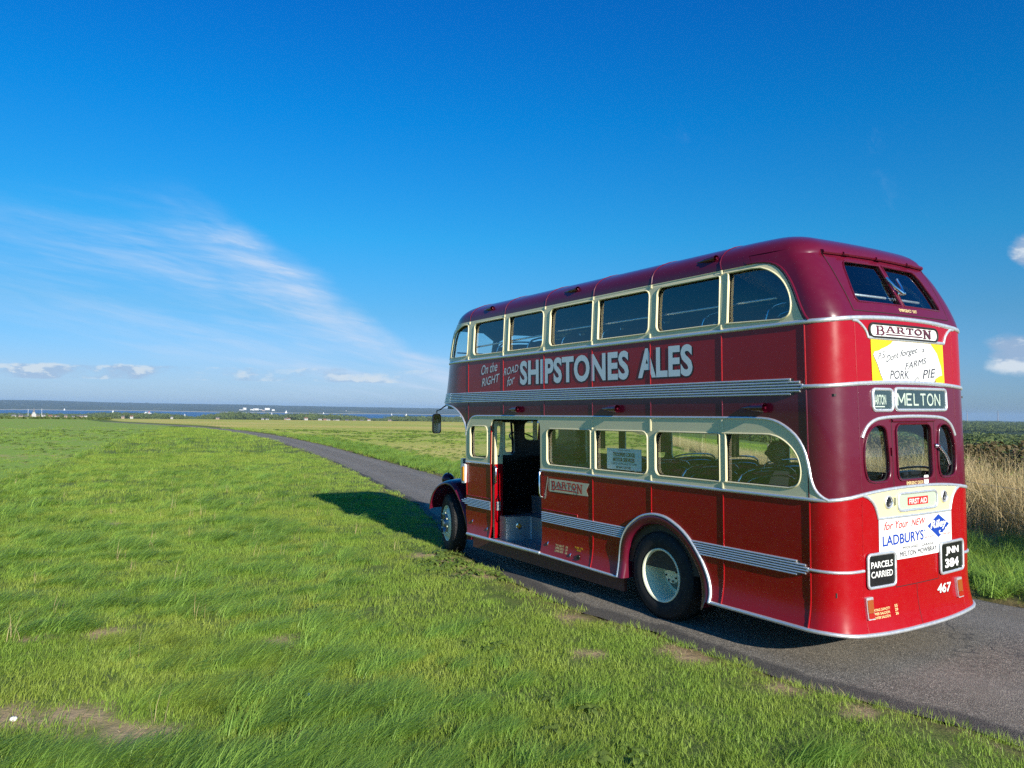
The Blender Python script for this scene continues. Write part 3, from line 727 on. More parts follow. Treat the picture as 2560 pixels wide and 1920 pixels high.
# half cab on the offside, with windows
cabo = [(6.30, .62), (7.45, .62), (7.45, 1.42), (7.40, 2.05), (6.30, 2.26)]
sheet('driver_cab', [[(6.30, .45), (6.55, .45), (7.50, 1.0), (7.50, 1.42), (7.38, 2.262), (6.30, 2.262)], rrect(6.42, 7.30, 1.45, 2.05, .06)], lambda a, b, o: Vector((a, -1.075 - o, b)), RED, bus, .012)
sheet('windscreen_frame', [[(-1.08, .7), (-.20, .7), (-.20, 2.262), (-1.08, 2.262)], rrect(-1.0, -.28, 1.45, 2.05, .05)], lambda a, b, o: Vector((7.52 - (b - 1.42) * .15 * (b > 1.42) + o, a, b)), RED, bus, .015)
sheet('cab_side', [[(6.33, .7), (7.50, .7), (7.50, 1.40), (7.36, 2.262), (6.33, 2.262)], rrect(6.44, 7.30, 1.46, 2.05, .06)], lambda a, b, o: Vector((a, -.20 + o, b)), CREAM, bus, .012)
mb = MB(); mb.tube([(7.44, -1.0, 1.40), (7.44, -.3, 1.40)], .03, 8); mb.out('dashboard', BLACK, bus)
wc = Vector((7.03, -.38, 1.70)); wa = Vector((-.42, 0, .9)).normalized(); u = Vector((0, 1, 0)); w = wa.cross(u)
mb = MB(); mb.tube([wc + (u * cos(t) + w * sin(t)) * .23 for t in np.linspace(0, 2 * pi, 33)[:-1]], .013, 8, closed=True)
for t in (.3, .3 + 2 * pi / 3, .3 + 4 * pi / 3): mb.tube([wc, wc + (u * cos(t) + w * sin(t)) * .23], .010, 6)
mb.tube([wc, wc - wa * .8], .022, 8); mb.out('steering_wheel', BLACK, bus, 60)
mb = MB(); mb.tube([(6.42, .3, 1.15), (6.55, .12, 1.55), (6.9, -.05, 2.2)], .02, 8); mb.out('cab_strut', BLACK, bus)
# bonnet, radiator, nearside wing
prof = [(-.19, .55), (-.19, 1.18), (-.15, 1.28), (-.05, 1.36), (.12, 1.39), (.29, 1.36), (.39, 1.28), (.43, 1.18), (.43, .55)]
mb = MB()
for x, k in ((6.32, 1.0), (7.0, .985), (7.6, .95)):
    mb.v += [(x, .12 + (y - .12) * k, .55 + (z - .55) * k) for y, z in prof]
n = len(prof)
for i in range(2):
    for k in range(n - 1): mb.f.append((i * n + k, i * n + k + 1, (i + 1) * n + k + 1, (i + 1) * n + k))
mb.f.append(tuple(2 * n + k for k in range(n))); mb.out('bonnet', RED, bus, 35)
mb = MB(); mb.box(7.6, 7.68, -.22, .46, .50, 1.36); mb.out('radiator', ALU, bus)
wo = smooth_poly([(7.625, .56), (7.60, .68), (7.53, .80), (7.43, .90), (7.28, .985), (7.12, 1.03), (6.97, 1.042), (6.83, 1.02), (6.72, .955), (6.61, .86), (6.50, .74), (6.40, .59), (6.33, .45), (6.29, .32), (6.30, .23)], 1)
mb = MB(); fr = []
for i, (x, z) in enumerate(wo):
    a = wo[max(0, i - 1)]; b = wo[min(len(wo) - 1, i + 1)]; t = Vector((b[0] - a[0], 0, b[1] - a[1])).normalized(); nrm = Vector((t.z, 0, -t.x));
    if nrm.dot(Vector((x - 7.0, 0, z - .35))) < 0: nrm = -nrm
    fr.append((Vector((x, 0, z)), Vector((0, 1, 0)), nrm))
wp = [(1.085, -.035), (1.088, -.012), (1.075, .004), (1.0, .028), (.85, .045), (.62, .03), (.45, .0), (.45, -.02), (.62, .012), (.85, .028), (1.0, .012), (1.068, -.012), (1.07, -.035)]
wfr = fr; mb.sweep(fr, wp, True); wing = mb.out('front_wing', MAROON, bus, 50)
mb = MB(); mb.sweep([(p, Vector((0, -1, 0)), n_) for p, b_, n_ in wfr], wp, True); mb.out('front_wing', MAROON, bus, 50)
def headlamp(y):
    mb = MB(); c = Vector((7.63, y, 1.02)); prof = [(.0001, -.11), (.045, -.10), (.085, -.06), (.105, 0), (.108, .035), (.1, .045), (.0001, .05)]
    mb.lathe(prof, c, (1, 0, 0), 20); h = mb.out('headlamp', MAROON, bus, 60)
    mb = MB(); mb.lathe([(.0001, .125), (.012, .11), (.02, .095)], c, (0, 0, 1), 8); mb.tube([c + Vector((0, 0, -.08)), c + Vector((0, 0, -.22))], .02, 8); mb.out('lamp_bracket', BLACK, h)
    mb = MB(); mb.lathe([(.102, .046), (.07, .062), (.0001, .07)], c, (1, 0, 0), 20); mb.out('lens', CHROME, h, 60)
headlamp(.72); headlamp(-.9)
# rear wings (inside the arch)
cx, cz = 2.17, .43
for sg in (1, -1):
    mb = MB(); V = []; F = []; n = len(AP)
    for k, (sc, o) in enumerate(((1.0, .012), (.985, .024), (.95, .028), (.89, .027), (.855, .02), (.835, -.01), (.83, -.08), (.83, -.35))):
        for x, z in AP:
            zz = cz + (z - cz) * (sc if z > cz else 1 - (1 - sc) * .25) - (.09 if (z < .45 and x < 2 and k > 2) else 0) * sm(.5, .3, z)
            xx = cx + (x - cx) * sc; p = near(max(B6, xx), max(z, .31), o); V.append((xx, sg * p.y, zz))
    for k in range(7):
        for i in range(n - 1): F.append((k * n + i, k * n + i + 1, (k + 1) * n + i + 1, (k + 1) * n + i))
    if sg < 0: F = [f[::-1] for f in F]
    mk('rear_wing', V, F, MAROON, bus, 60)
# --- wheels ----------------------------------------------------------------
DISH_SHADE = simple('dish_shade_grey', (.20, .21, .17), .7, 0, 0, .4, 14)  # darker grey that paints the shade inside the rear wheel dish
def spinmb(prof, c, ax, n=48, closed=True): mb = MB(); mb.lathe(prof, c, ax, n, closed); return mb
def wheel(name, c, ax, dish):
    ax = Vector(ax).normalized(); c = Vector(c)
    r = bpy.data.objects.new(name, None); COL.objects.link(r); r.parent = bus
    # tyre section: (radius, distance outwards)
    w = .115
    mb = spinmb([(.272, w * .8), (.285, w), (.33, w * 1.12), (.39, w * 1.10), (.43, w * .95), (.452, w * .78), (.459, w * .4), (.461, 0), (.459, -w * .4), (.452, -w * .78), (.43, -w * .95), (.36, -w * 1.1), (.28, -w), (.268, -w * .6)], c, ax, 64)
    ty = mb.out('tyre', RUBBER, r, 40)
    mb = MB(); u = ax.orthogonal().normalized(); v = ax.cross(u)      # tread blocks at the shoulders
    for k in range(66):
        q = 2 * pi * k / 66; e = u * cos(q) + v * sin(q); t = ax.cross(e)
        for d in (-.088, .088, -.030, .030):
            o_ = c + e * (.4575 if abs(d) < .05 else .450) + ax * d
            mb.add([o_ + t * (i * .013 + (.006 if d > 0 else -.006) * j) + ax * (j * .016) + e * h for h in (0, .008) for j in (-1, 1) for i in (-1, 1)], [(4, 5, 7, 6), (0, 1, 5, 4), (2, 6, 7, 3), (0, 4, 6, 2), (1, 3, 7, 5)])
    tag(mb.out('tread', RUBBER, ty), kind='stuff')
    if dish:
        pr = [(.282, w * .96), (.276, w * 1.06), (.262, w * 1.02), (.252, w * .8), (.246, -.10), (.232, -.15), (.20, -.165), (.105, -.165), (.105, -.175), (.235, -.175), (.262, -.10), (.268, w * .6)]
        mb = spinmb(pr, c, ax, 48); rim = mb.out('rim', WHEELC, r, 35)
        mb = MB(); mb.lathe([(.10, -.17), (.104, -.05), (.098, -.042), (.035, -.040), (.03, -.035), (.0001, -.034)], c, ax, 32); hub = mb.out('hub', WHEELC, r, 35)
        mb = MB()
        for k in range(8):
            q = 2 * pi * (k + .4) / 8; mb.lathe([(.012, -.042), (.012, -.030), (.008, -.027), (.0001, -.026)], c + (u * cos(q) + v * sin(q)) * .080, ax, 6)
        tag(mb.out('wheel_nut', BLACK, hub), kind='stuff')
        mb = MB(); mb.lathe([(.108, -.1625), (.205, -.1625), (.207, -.166)], c, ax, 40); mb.out('dish_shade', DISH_SHADE, rim, 35)  # dark ring between hub and rim: shade of the deep dish painted on
        mb = MB()
        for k in range(10):
            q = 2 * pi * (k + .5) / 10; mb.lathe([(.016 if k % 2 else .022, -.1622), (.0001, -.1615)], c + (u * cos(q) + v * sin(q)) * .165, ax, 12)
        tag(mb.out('wheel_hole', BLACK, rim), kind='stuff')
    else:
        pr = [(.285, w * .96), (.280, w * 1.05), (.268, w * 1.0), (.255, w * .7), (.235, .10), (.20, .125), (.16, .13), (.15, .10), (.15, .08), (.24, .05), (.27, w * .5)]
        mb = spinmb(pr, c, ax, 48); rim = mb.out('rim', WHEELC, r, 35)
        mb = MB(); mb.lathe([(.16, .125), (.15, .155), (.14, .16), (.13, .15), (.10, .10), (.09, .12), (.06, .16), (.055, .18), (.0001, .185)], c, ax, 32); hub = mb.out('hub', STEEL, r, 45)
        mb = MB()
        for k in range(10):
            q = 2 * pi * k / 10; mb.lathe([(.013, .14), (.013, .165), (.0001, .168)], c + (u * cos(q) + v * sin(q)) * .19, ax, 6)
        tag(mb.out('wheel_nut', WHEELC, hub), kind='stuff')
    return r
for sg in (1, -1):
    wheel('rear_wheel', (2.17, sg * .955, .43), (0, sg, 0), True)
    wheel('rear_wheel', (2.17, sg * .66, .43), (0, sg, 0), True)
a = R_(14)
wheel('front_wheel', (7.09, .90, .375), (sin(a), cos(a), 0), False); wheel('front_wheel', (7.09, -.90, .375), (-sin(a), -cos(a), 0), False)
mb = MB(); mb.tube([(2.17, -.72, .43), (2.17, .72, .43)], .085, 10); mb.tube([(7.09, -.8, .36), (7.09, .8, .36)], .05, 8); mb.out('axle', UNDER, bus)
mb = MB(); mb.box(2.80, 6.24, .99, 1.03, .13, .312); mb.out('guard_rail', BROWN, bus)
mb = MB(); mb.box(.2, 7.5, -.5, -.38, .34, .52); mb.box(.2, 7.5, .38, .5, .34, .52); mb.box(3.2, 5.0, -.9, -.5, .22, .55); mb.box(4.6, 6.6, -.3, .35, .2, .6); mb.out('chassis_frame', UNDER, bus)

# ================================================================== rear fittings, signs and lettering
def rplate(name, loop, m, t=.004, off=.006, par=None): return plate(name, [[(s_v(a), b) for a, b in loop]], m, t, off, par)
def rbend(a, b, o): return skin(s_v(a), b, o)
def sidebend(a, b, o): return near(a, b, o)
def rframe(name, loop, m, w=.02, h=.012, off=.004, par=None):
    pts = [(s_v(a), b) for a, b in loop]
    mb = MB(); mb.sweep(frames(pts, skin, off, .04, True), half_round(w, h), caps=False); return mb.out(name, m, par or bus, 50)
# swooping cream/yellow panels at the rear
sw = smooth_poly([(.80, 1.447), (.74, 1.436), (.677, 1.41), (.62, 1.36), (.585, 1.29), (.566, 1.228)], 1)
pan = [(-a, b) for a, b in sw] + sw[::-1]
rplate('waist_panel', [(.566, 1.228)] + sw[::-1][1:] + [(a, ZWA(s_v(a)) - .004) for a in (.6, .3, 0, -.3, -.6)] + [(-a, b) for a, b in sw], YCREAM)
for sg in (1, -1): mould('trim_strip', [(s_v(sg * a), b) for a, b in sw], skin, ALU, .026, .012, .008, .04)
mould('trim_strip', [(s_v(.566), 1.232), (s_v(-.566), 1.232)], skin, ALU, .024, .012, .008)
su = smooth_poly([(.80, 2.934), (.74, 2.932), (.68, 2.90), (.625, 2.85), (.60, 2.79)], 1)
for sg in (1, -1): mould('trim_strip', [(s_v(sg * a), b) for a, b in su], skin, ALU, .026, .012, .006, .04)
mould('trim_strip', [(s_v(.60), 2.792), (s_v(-.60), 2.792)], skin, ALU, .03, .012, .006)
# name plate with slab lettering
def slab(ch):
    """strokes ((x0,y0),(x1,y1),width) of a heavy slab-serif capital in a unit-height box, and its width"""
    w = .20; sf = .11; L = []
    def serif(x, y, h=.20): L.append(((x - h, y), (x + h, y), sf))
    def arc(cx, cy, rx, ry, a0, a1, wd=w, n=10):
        p = [(cx + rx * cos(R_(a0 + (a1 - a0) * i / n)), cy + ry * sin(R_(a0 + (a1 - a0) * i / n))) for i in range(n + 1)]
        L.append(p + [wd])
    if ch == 'B':
        L.append(((.2, 0), (.2, 1), w)); L.append(((.02, .055), (.45, .055), sf)); L.append(((.02, .945), (.45, .945), sf)); L.append(((.25, .53), (.48, .53), sf))
        arc(.45, .74, .20, .21, -90, 90, .17); arc(.47, .29, .25, .24, -90, 90, .18); return L, .85
    if ch == 'A':
        L.append(((.12, .04), (.44, .96), .15)); L.append(((.84, .04), (.50, .96), .21)); L.append(((.26, .33), (.72, .33), sf)); L.append(((.32, .945), (.6, .945), sf)); serif(.12, .055, .17); serif(.84, .055, .19); return L, 1.0
    if ch == 'R':
        L.append(((.2, 0), (.2, 1), w)); serif(.2, .055); L.append(((.02, .945), (.45, .945), sf)); L.append(((.25, .47), (.48, .47), sf)); arc(.45, .71, .22, .235, -90, 90, .17)
        L.append(((.5, .46), (.76, .06), .19)); serif(.80, .055, .15); return L, .95
    if ch == 'T':
        L.append(((.42, 0), (.42, 1), w)); serif(.42, .055); L.append(((.02, .93), (.82, .93), .14)); L.append(((.06, .68), (.06, .98), .10)); L.append(((.78, .68), (.78, .98), .10)); return L, .84
    if ch == 'O':
        arc(.45, .5, .34, .42, 0, 360, .19, 28); return L, .9
    if ch == 'N':
        L.append(((.2, 0), (.2, 1), .14)); L.append(((.78, 0), (.78, 1), .14)); L.append(((.18, .97), (.80, .03), .20)); serif(.2, .055, .17); serif(.14, .945, .14); serif(.80, .945, .17); return L, .98
def stroke_mesh(name, strokes, place, m, parent, o0=.004):
    V = []; F = []
    for k, st in enumerate(strokes):
        pts, wd = list(st[:-1]), st[-1]; n = len(V); closed = len(pts) > 3 and math.hypot(pts[0][0] - pts[-1][0], pts[0][1] - pts[-1][1]) < 1e-6
        for i, p in enumerate(pts):
            a = pts[i - 1] if i else (pts[-2] if closed else p); b = pts[i + 1] if i < len(pts) - 1 else (pts[1] if closed else p)
            d = math.hypot(b[0] - a[0], b[1] - a[1]) or 1; nx, ny = -(b[1] - a[1]) / d * wd / 2, (b[0] - a[0]) / d * wd / 2
            o = o0 + .00025 * k
            V += [place(p[0] + nx, p[1] + ny, o), place(p[0] - nx, p[1] - ny, o)]
        for i in range(len(pts) - 1): F.append((n + 2 * i, n + 2 * i + 2, n + 2 * i + 3, n + 2 * i + 1))
    return mk(name, V, F, m, parent)
def barton(place, m, parent, o0):
    """large B and N, smaller letters between with a bar beneath"""
    S_ = []; x = 0
    for i, ch in enumerate('BARTON'):
        L, w = slab(ch); big = ch in 'BN'; sx, sy, y0 = (.98, 1., 0.) if big else (.90, .68, .32)
        S_ += [[(x + p[0] * sx, y0 + p[1] * sy) for p in st[:-1]] + [st[-1] * (.95 if big else .82)] for st in L]
        if i == 1: xb = x
        x += w * sx + .07
        if i == 4: xe = x - .07
    S_.append([(xb - .02, .13), (xe, .13), .12])
    return stroke_mesh('lettering', S_, lambda a, b, o: place(a / x, b, o), m, parent, o0)
DMAR = simple('maroon_signwriting', (.10, .02, .035), .4, 0, 0, .03)
np_ = rplate('name_plate', rrect(-.475, .585, 2.800, 2.918, .055), WHITE, .006, .006)
rframe('plate_rim', rrect(-.475, .585, 2.800, 2.918, .055), GASKET, .022, .018, .006, np_)
barton(lambda a, b, o: rbend(.505 - .875 * a, 2.818 + .084 * b, o), DMAR, np_, .0135)
# yellow advertisement with a torn white note
ad = rplate('pie_advertisement', [(-.572, 2.418), (.572, 2.418), (.572, 2.776), (-.572, 2.776)], YELLOW, .004, .006)
note = [(.425, 2.420), (.46, 2.48), (.495, 2.562), (.547, 2.644), (.53, 2.672), (.47, 2.682), (.43, 2.70), (.36, 2.722), (.30, 2.748), (.263, 2.775), (-.34, 2.775), (-.45, 2.69), (-.516, 2.565), (-.53, 2.49), (-.47, 2.478), (-.40, 2.452), (-.372, 2.420)]
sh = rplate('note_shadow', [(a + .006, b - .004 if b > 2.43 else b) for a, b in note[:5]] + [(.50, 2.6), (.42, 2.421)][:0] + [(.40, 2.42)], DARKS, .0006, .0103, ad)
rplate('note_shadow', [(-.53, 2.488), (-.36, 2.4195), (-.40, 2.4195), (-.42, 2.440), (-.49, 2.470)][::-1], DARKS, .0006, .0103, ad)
rplate('paper_note', note, WHITE, .001, .0112, ad)
def rl(body, a0, b0, a1, b1, h, m, par, off=.0128, bold=0., shear=0., sp=1., lean=0.):
    """line of lettering from (a0,b0) to (a1,b1), height h"""
    lettering('lettering', body, ((a0, b0), (a1, b1), (a0 - lean, b0 + h), (a1 - lean, b1 + h)), rbend, m, par, off, bold, shear, sp)
rl('P.S/', .485, 2.600, .365, 2.628, .060, DARKS, ad, shear=.2, bold=.006)
rl('Dont', .375, 2.582, .19, 2.632, .055, DARKS, ad, shear=.3, bold=.016)
rl('forget', .165, 2.622, -.11, 2.668, .070, DARKS, ad, shear=.3, bold=.016)
rl('a', -.18, 2.690, -.225, 2.695, .034, DARKS, ad, shear=.3, bold=.016)
rl('FARMS', .10, 2.523, -.255, 2.590, .058, DARKS, ad, shear=.25, bold=.016)
rl('PORK', .33, 2.437, .045, 2.443, .075, DARKS, ad, shear=.2, bold=.016)
rl('PIE', -.175, 2.446, -.41, 2.470, .080, DARKS, ad, shear=.25, bold=.016)
stroke_mesh('lettering', [[(-.03, 2.421), (-.10, 2.462), .009], [(-.10, 2.462), (-.118, 2.421), .009]], rbend, DARKS, ad, .0128)
# destination boxes
for x0, x1, z0, z1, txt in ((.302, .588, 2.152, 2.352, 'ARTON'), (-.588, .275, 2.155, 2.362, 'MELTON')):
    bx = rplate('destination_box', rrect(x0, x1, z0, z1, .035), BLIND, .004, .004)
    rframe('box_rim', rrect(x0 + .008, x1 - .008, z0 + .008, z1 - .008, .035), ALU, .028, .018, .006, bx)
    if txt == 'ARTON':
        rl('ARTON', .552, 2.212, .400, 2.212, .082, BLINDW, bx, .0095, bold=.03); stroke_mesh('lettering', [[(.552, 2.193), (.42, 2.193), .010]], rbend, BLINDW, bx, .0095)
    else:
        sans = {'M': ([[(0, 0), (0, 1)], [(0, 1), (.5, .25)], [(.5, .25), (1, 1)], [(1, 1), (1, 0)]], 1.05), 'E': ([[(0, 0), (0, 1)], [(0, .06), (.7, .06)], [(0, .5), (.6, .5)], [(0, .94), (.7, .94)]], .82), 'L': ([[(0, 0), (0, 1)], [(0, .06), (.66, .06)]], .74), 'T': ([[(.4, 0), (.4, 1)], [(0, .94), (.8, .94)]], .86), 'O': ([[(.45 + .45 * cos(t), .5 + .46 * sin(t)) for t in np.linspace(0, 2 * pi, 25)]], 1.0), 'N': ([[(0, 0), (0, 1)], [(0, 1), (.8, 0)], [(.8, 0), (.8, 1)]], .8)}
        x_ = 0; st = []
        for ch in 'MELTON':
            L_, w_ = sans[ch]; st += [[(x_ + p[0], p[1]) for p in q] + [.15] for q in L_]; x_ += w_ + .22
        stroke_mesh('lettering', st, lambda a, b, o: rbend(.230 - .69 * a / (x_ - .22), 2.204 + .108 * b, o), BLINDW, bx, .0088)
    plate('window_pane', [[(s_v(a), b) for a, b in rrect(x0 + .016, x1 - .016, z0 + .016, z1 - .016, .03)]], GLASS, 0, .014, bx, back=False)
# emergency door seams, furniture and texts
GROOVE = simple('panel_gap', (.02, .004, .006), .7)
mould('door_seam', rv([(.338, .627), (.336, 2.075), (-.336, 2.075), (-.338, .627), (.338, .627)]), skin, GROOVE, .007, .001, .0058)
mould('door_hood', rv([(.335, 2.070), (-.335, 2.070)]), skin, MAROON, .03, .022, .004)
mould('panel_seam', rv([(.03, .625), (.03, .27)]), skin, GROOVE, .005, .001, .0058)
mb = MB(); hb = rear(-.362, 1.832, .02); he = rear(-.522, 1.664, .03)
mb.tube([rear(-.345, 1.835, .005), hb], .022, 10); mb.tube([hb + Vector((-.018, .0, .0)), (hb + he) / 2 + Vector((-.03, 0, 0)), he + Vector((-.015, 0, 0))], [.012, .011, .014], 8); mb.out('door_handle', CHROME, bus, 60)
for z in (1.80, 1.37, .875):
    mb = MB(); mb.tube([rear(.352, z - .035, .014), rear(.352, z + .035, .014)], .011, 8); mb.out('door_hinge', MAROON if z > 1.5 else CHROME, bus, 60)
rl('EMERGENCY DOOR', .150, 1.503, -.112, 1.503, .026, GOLD, bus, .0062, bold=.02)
dk = rplate('disc_sticker', rrect(-.20, -.125, 1.50, 1.575, .012), WHITE, .001, .0065); rl('271', -.138, 1.525, -.19, 1.525, .026, REDS, dk, .008)
# first aid box, lamps
fa = rplate('first_aid_panel', rrect(-.312, .302, 1.280, 1.432, .045), GREYG, .004, .010)
rframe('panel_rim', rrect(-.312, .302, 1.280, 1.432, .045), ALU, .026, .016, .012, fa)
rplate('red_label', [(-.16, 1.322), (.162, 1.322), (.162, 1.392), (-.16, 1.392)], REDS, .001, .0145, fa); rl('FIRST AID', .138, 1.333, -.138, 1.333, .044, WHITE, fa, .0165, bold=.02)
for a in (.436, -.445):
    P = rear(a, 1.367, .008); nn = (rear(a, 1.367, .03) - P).normalized()
    mb = MB(); mb.lathe([(.058, 0), (.058, .012), (.05, .018), (.044, .012), (.042, .004)], P, nn, 24); lp = mb.out('round_lamp', ALU, bus, 40)
    mb = MB(); mb.lathe([(.043, .003), (.02, .006), (.0001, .007)], P, nn, 20); mb.out('lens', BLACK, lp, 60)
# white garage advertisement
gd = rplate('garage_advertisement', [(-.585, .862), (.566, .862), (.566, 1.222), (-.585, 1.222)], WHITE, .004, .006)
rl('for Your', .500, 1.128, .150, 1.135, .070, REDS, gd, .0112, shear=.35, bold=.016); rl('NEW', .105, 1.136, -.118, 1.142, .058, REDS, gd, .0112, shear=.3, bold=.016)
rl('LADBURYS', .520, .993, -.080, 1.005, .085, BLUE, gd, .0112, bold=.026); stroke_mesh('lettering', [[(-.095, 1.09), (-.105, 1.075), .012]], rbend, BLUE, gd, .0112)
rl('MIDLAND   GARAGE', .235, .945, -.245, .945, .024, DARKS, gd, .0112, bold=.02, sp=1.15); rl('MELTON MOWBRAY', .283, .880, -.300, .890, .045, DARKS, gd, .0112, bold=.016, sp=1.02)
dm = plate('badge', [rv([(-.341, .998), (-.535, 1.108), (-.341, 1.211), (-.150, 1.115)][::-1])], BLUE, .001, .0104, gd)
rl('Riley', -.200, 1.068, -.490, 1.075, .088, WHITE, gd, .0128, bold=.03, shear=.25); stroke_mesh('lettering', [[(-.47, 1.08), (-.455, 1.045), (-.41, 1.03), (-.36, 1.035), (-.345, 1.05), (-.37, 1.06), .013]], rbend, WHITE, gd, .0128)
rl('Sales & Service', -.10, 1.012, -.265, 1.014, .018, REDS, gd, .0112); rl('After Sales', -.42, 1.012, -.555, 1.014, .018, REDS, gd, .0112)
# number plates
for a0, a1, z0, z1, rows in ((.365, .732, .655, .942, ('PARCELS', 'CARRIED')), (-.785, -.345, .662, .945, ('JNN', '384'))):
    q = rplate('parcels_plate' if a0 > 0 else 'number_plate', rrect(a0, a1, z0, z1, .035), BLACK, .010, .012)
    rframe('plate_rim', rrect(a0 + .004, a1 - .004, z0 + .004, z1 - .004, .035), ALU, .026, .014, .018, q)
    if a0 > 0:
        rl('PARCELS', .692, .822, .408, .824, .052, WHITE, q, .0225, bold=.022); rl('CARRIED', .692, .742, .410, .742, .052, WHITE, q, .0225, bold=.022)
    else:
        rl('JNN', -.440, .818, -.690, .812, .082, WHITE, q, .0225, bold=.045); rl('384', -.425, .708, -.685, .706, .084, WHITE, q, .0225, bold=.045)
for k, (o, m) in enumerate(((.006, BLACK), (0, WHITE))):
    lettering('fleet_number', '467', ((-.300 - o, .497 - o), (-.548 - o, .487 - o), (-.300 - o, .575 - o), (-.548 - o, .565 - o)), rbend, m, bus, .0066 + .0012 * k, .03, .2)
for y0, txt, n in ((.456, 'SEATING CAPACITY', '55'), (.425, 'UPPER SALOON', '29'), (.394, 'LOWER SALOON', '26')):
    rl(txt, .685, y0 + .002, .685 - (.235 if len(txt) > 13 else .225), y0 + .002, .020, GOLD, bus, .0075, bold=.02); rl(n, .385, y0 + .008, .345, y0 + .008, .022, GOLD, bus, .0075, bold=.02)
for a0, a1, z0, z1 in ((.682, .768, .405, .588), (-.728, -.625, .415, .595)):
    lm = rplate('tail_lamp', rrect(a0, a1, z0, z1, .01), ALU, .022, .006)
    zm = z0 + .055
    rplate('lens', rrect(a0 + .008, a1 - .008, zm, z1 - .02, .006), LENSB, .008, .026, lm); rplate('lens', rrect(a0 + .008, a1 - .008, z0 + .01, zm - .002, .006), LENSR, .008, .026, lm)
# emergency window furniture
mb = MB(); mb.sweep(frames(rvz([(.785, 3.572), (.5, 3.578), (0, 3.582), (-.5, 3.578), (-.785, 3.572)]), skin, .0, .06), [(-.012, 0), (-.014, .03), (0, .04), (.02, .034), (.028, 0)]); dr = mb.out('drip_rail', MAROON, bus, 40)
for a in (.5, .02, -.5):
    P = rear(a, 3.578, .04); mb = MB(); mb.tube([P + Vector((0, .04, 0)), P + Vector((0, -.04, 0))], .016, 8); mb.out('window_hinge', MAROON, bus, 60)
mould('window_seam', [(a, b) for a, b in frame_o] + [frame_o[0]], skin, GROOVE, .008, .001, .0095)
rl('EMERGENCY  EXIT', 0, 0, 0, 0, 0, GOLD, bus) if 0 else lettering('lettering', 'EMERGENCY  EXIT', tuple((rs(a, b), b) for a, b in ((.085, 3.055), (-.20, 3.055), (.085, 3.082), (-.20, 3.082))), skin, GOLD, em, .011, .02)
P0 = rear(.0, 3.36, .02); mb = MB(); b0 = rear(-.04, 3.235, .05)
mb.tube([rear(.03, 3.39, .02), rear(.01, 3.30, .035), b0], [.014, .014, .018], 8); mb.tube([b0, rear(-.055, 3.30, .06), rear(-.035, 3.375, .07)], [.018, .012, .010], 8); mb.tube([rear(-.02, 3.235, .01), rear(-.07, 3.235, .055)], .02, 8); mb.out('window_stay', CHROME, bus, 60)
mb = MB(); mb.tube([near(.62, 3.20, -.1), rear(.55, 3.20, -.1), rear(0, 3.20, -.1), rear(-.55, 3.20, -.1), offside(.62, 3.20, -.1)], .013, 8); mb.out('guard_bar', ALU, bus, 60)
mb = MB(); mb.tube([near(.62, 3.185, -.09), near(4.2, 3.185, -.09)], .012, 8); mb.tube([near(4.2, 3.17, -.09), near(6.2, 3.13, -.09)], .012, 8); mb.out('guard_bar', ALU, bus, 60)
mb = MB(); mb.tube([offside(.62, 3.185, -.09), offside(6.2, 3.15, -.09)], .012, 8); mb.out('guard_bar', ALU, bus, 60)
mb = MB(); mb.tube([(7.0, .9, 3.10), (7.05, 0, 3.10), (7.0, -.9, 3.10)], .012, 8); mb.out('guard_bar', ALU, bus, 60)

# side lettering
def sl(body, x0, z0, x1, z1, h, m, off=.0085, bold=0., shear=0., sp=1.):
    lettering('lettering', body, ((x0, z0), (x1, z1), (x0, z0 + h), (x1, z1 + h)), sidebend, m, bus, off, bold, shear, sp)
for o, m, f in ((.016, BLACK, .0072), (0, LETTER, .0095)):
    for body, x0, x1 in (('SHIPSTONES', 4.835, 2.62), ('ALES', 2.465, 1.655)):
        sl(body, x0 - o, 2.513 - o * .8, x1 - o, 2.510 - o * .8, .325, m, f, bold=.036 if not o else .040, sp=1.05)
sl('On the', 5.875, 2.690, 5.425, 2.735, .135, LETTER, shear=.3, bold=.008)
sl('RIGHT', 5.86, 2.520, 5.365, 2.58, .115, LETTER, shear=.25, bold=.006)
sl('ROAD', 5.255, 2.655, 4.875, 2.70, .10, LETTER, shear=.25, bold=.006)
sl('for', 5.165, 2.50, 4.97, 2.545, .125, LETTER, shear=.3, bold=.006)
# pennant with the fleet name
pn = sheet('pennant', [[(4.155, 1.140), (3.362, 1.148), (3.40, 1.215), (3.335, 1.298), (4.155, 1.303)]], near, YCREAM, bus, .0012, .0055)
pn.data.materials[0] = GREYG; pn.data.materials[0] = simple('faded_cream_signwriting', (.55, .52, .36), .4, 0, 0, .04)
barton(lambda a, b, o: near(4.115 - .66 * a, 1.163 + .115 * b, o), REDS, pn, .0078)
stroke_mesh('lettering', [[(4.188, 1.322), (4.258, 1.035), .016], [(4.165, 1.30), (4.185, 1.24), (4.165, 1.15), .010], [(4.21, 1.13), (4.235, 1.045), .006]], near, pn.data.materials[0], pn, .0075)
for y0, t, n in ((.472, 'TO SEAT', '55'), (.438, 'UPPER DECK', '29'), (.404, 'LOWER DECK', '26')):
    sl(t, 4.01, y0, 3.835, y0 + .003, .024, GOLD, .0065, .02); sl(n, 3.80, y0 + .004, 3.757, y0 + .004, .024, GOLD, .0065, .02)
lettering('filler_label', 'FUEL OIL', ((3.61, .505), (3.45, .505), (3.61, .525), (3.45, .525)), near, YELLOW, bus, .008, .02); lettering('filler_label', 'ONLY', ((3.57, .475), (3.49, .475), (3.57, .495), (3.49, .495)), near, YELLOW, bus, .008, .02)
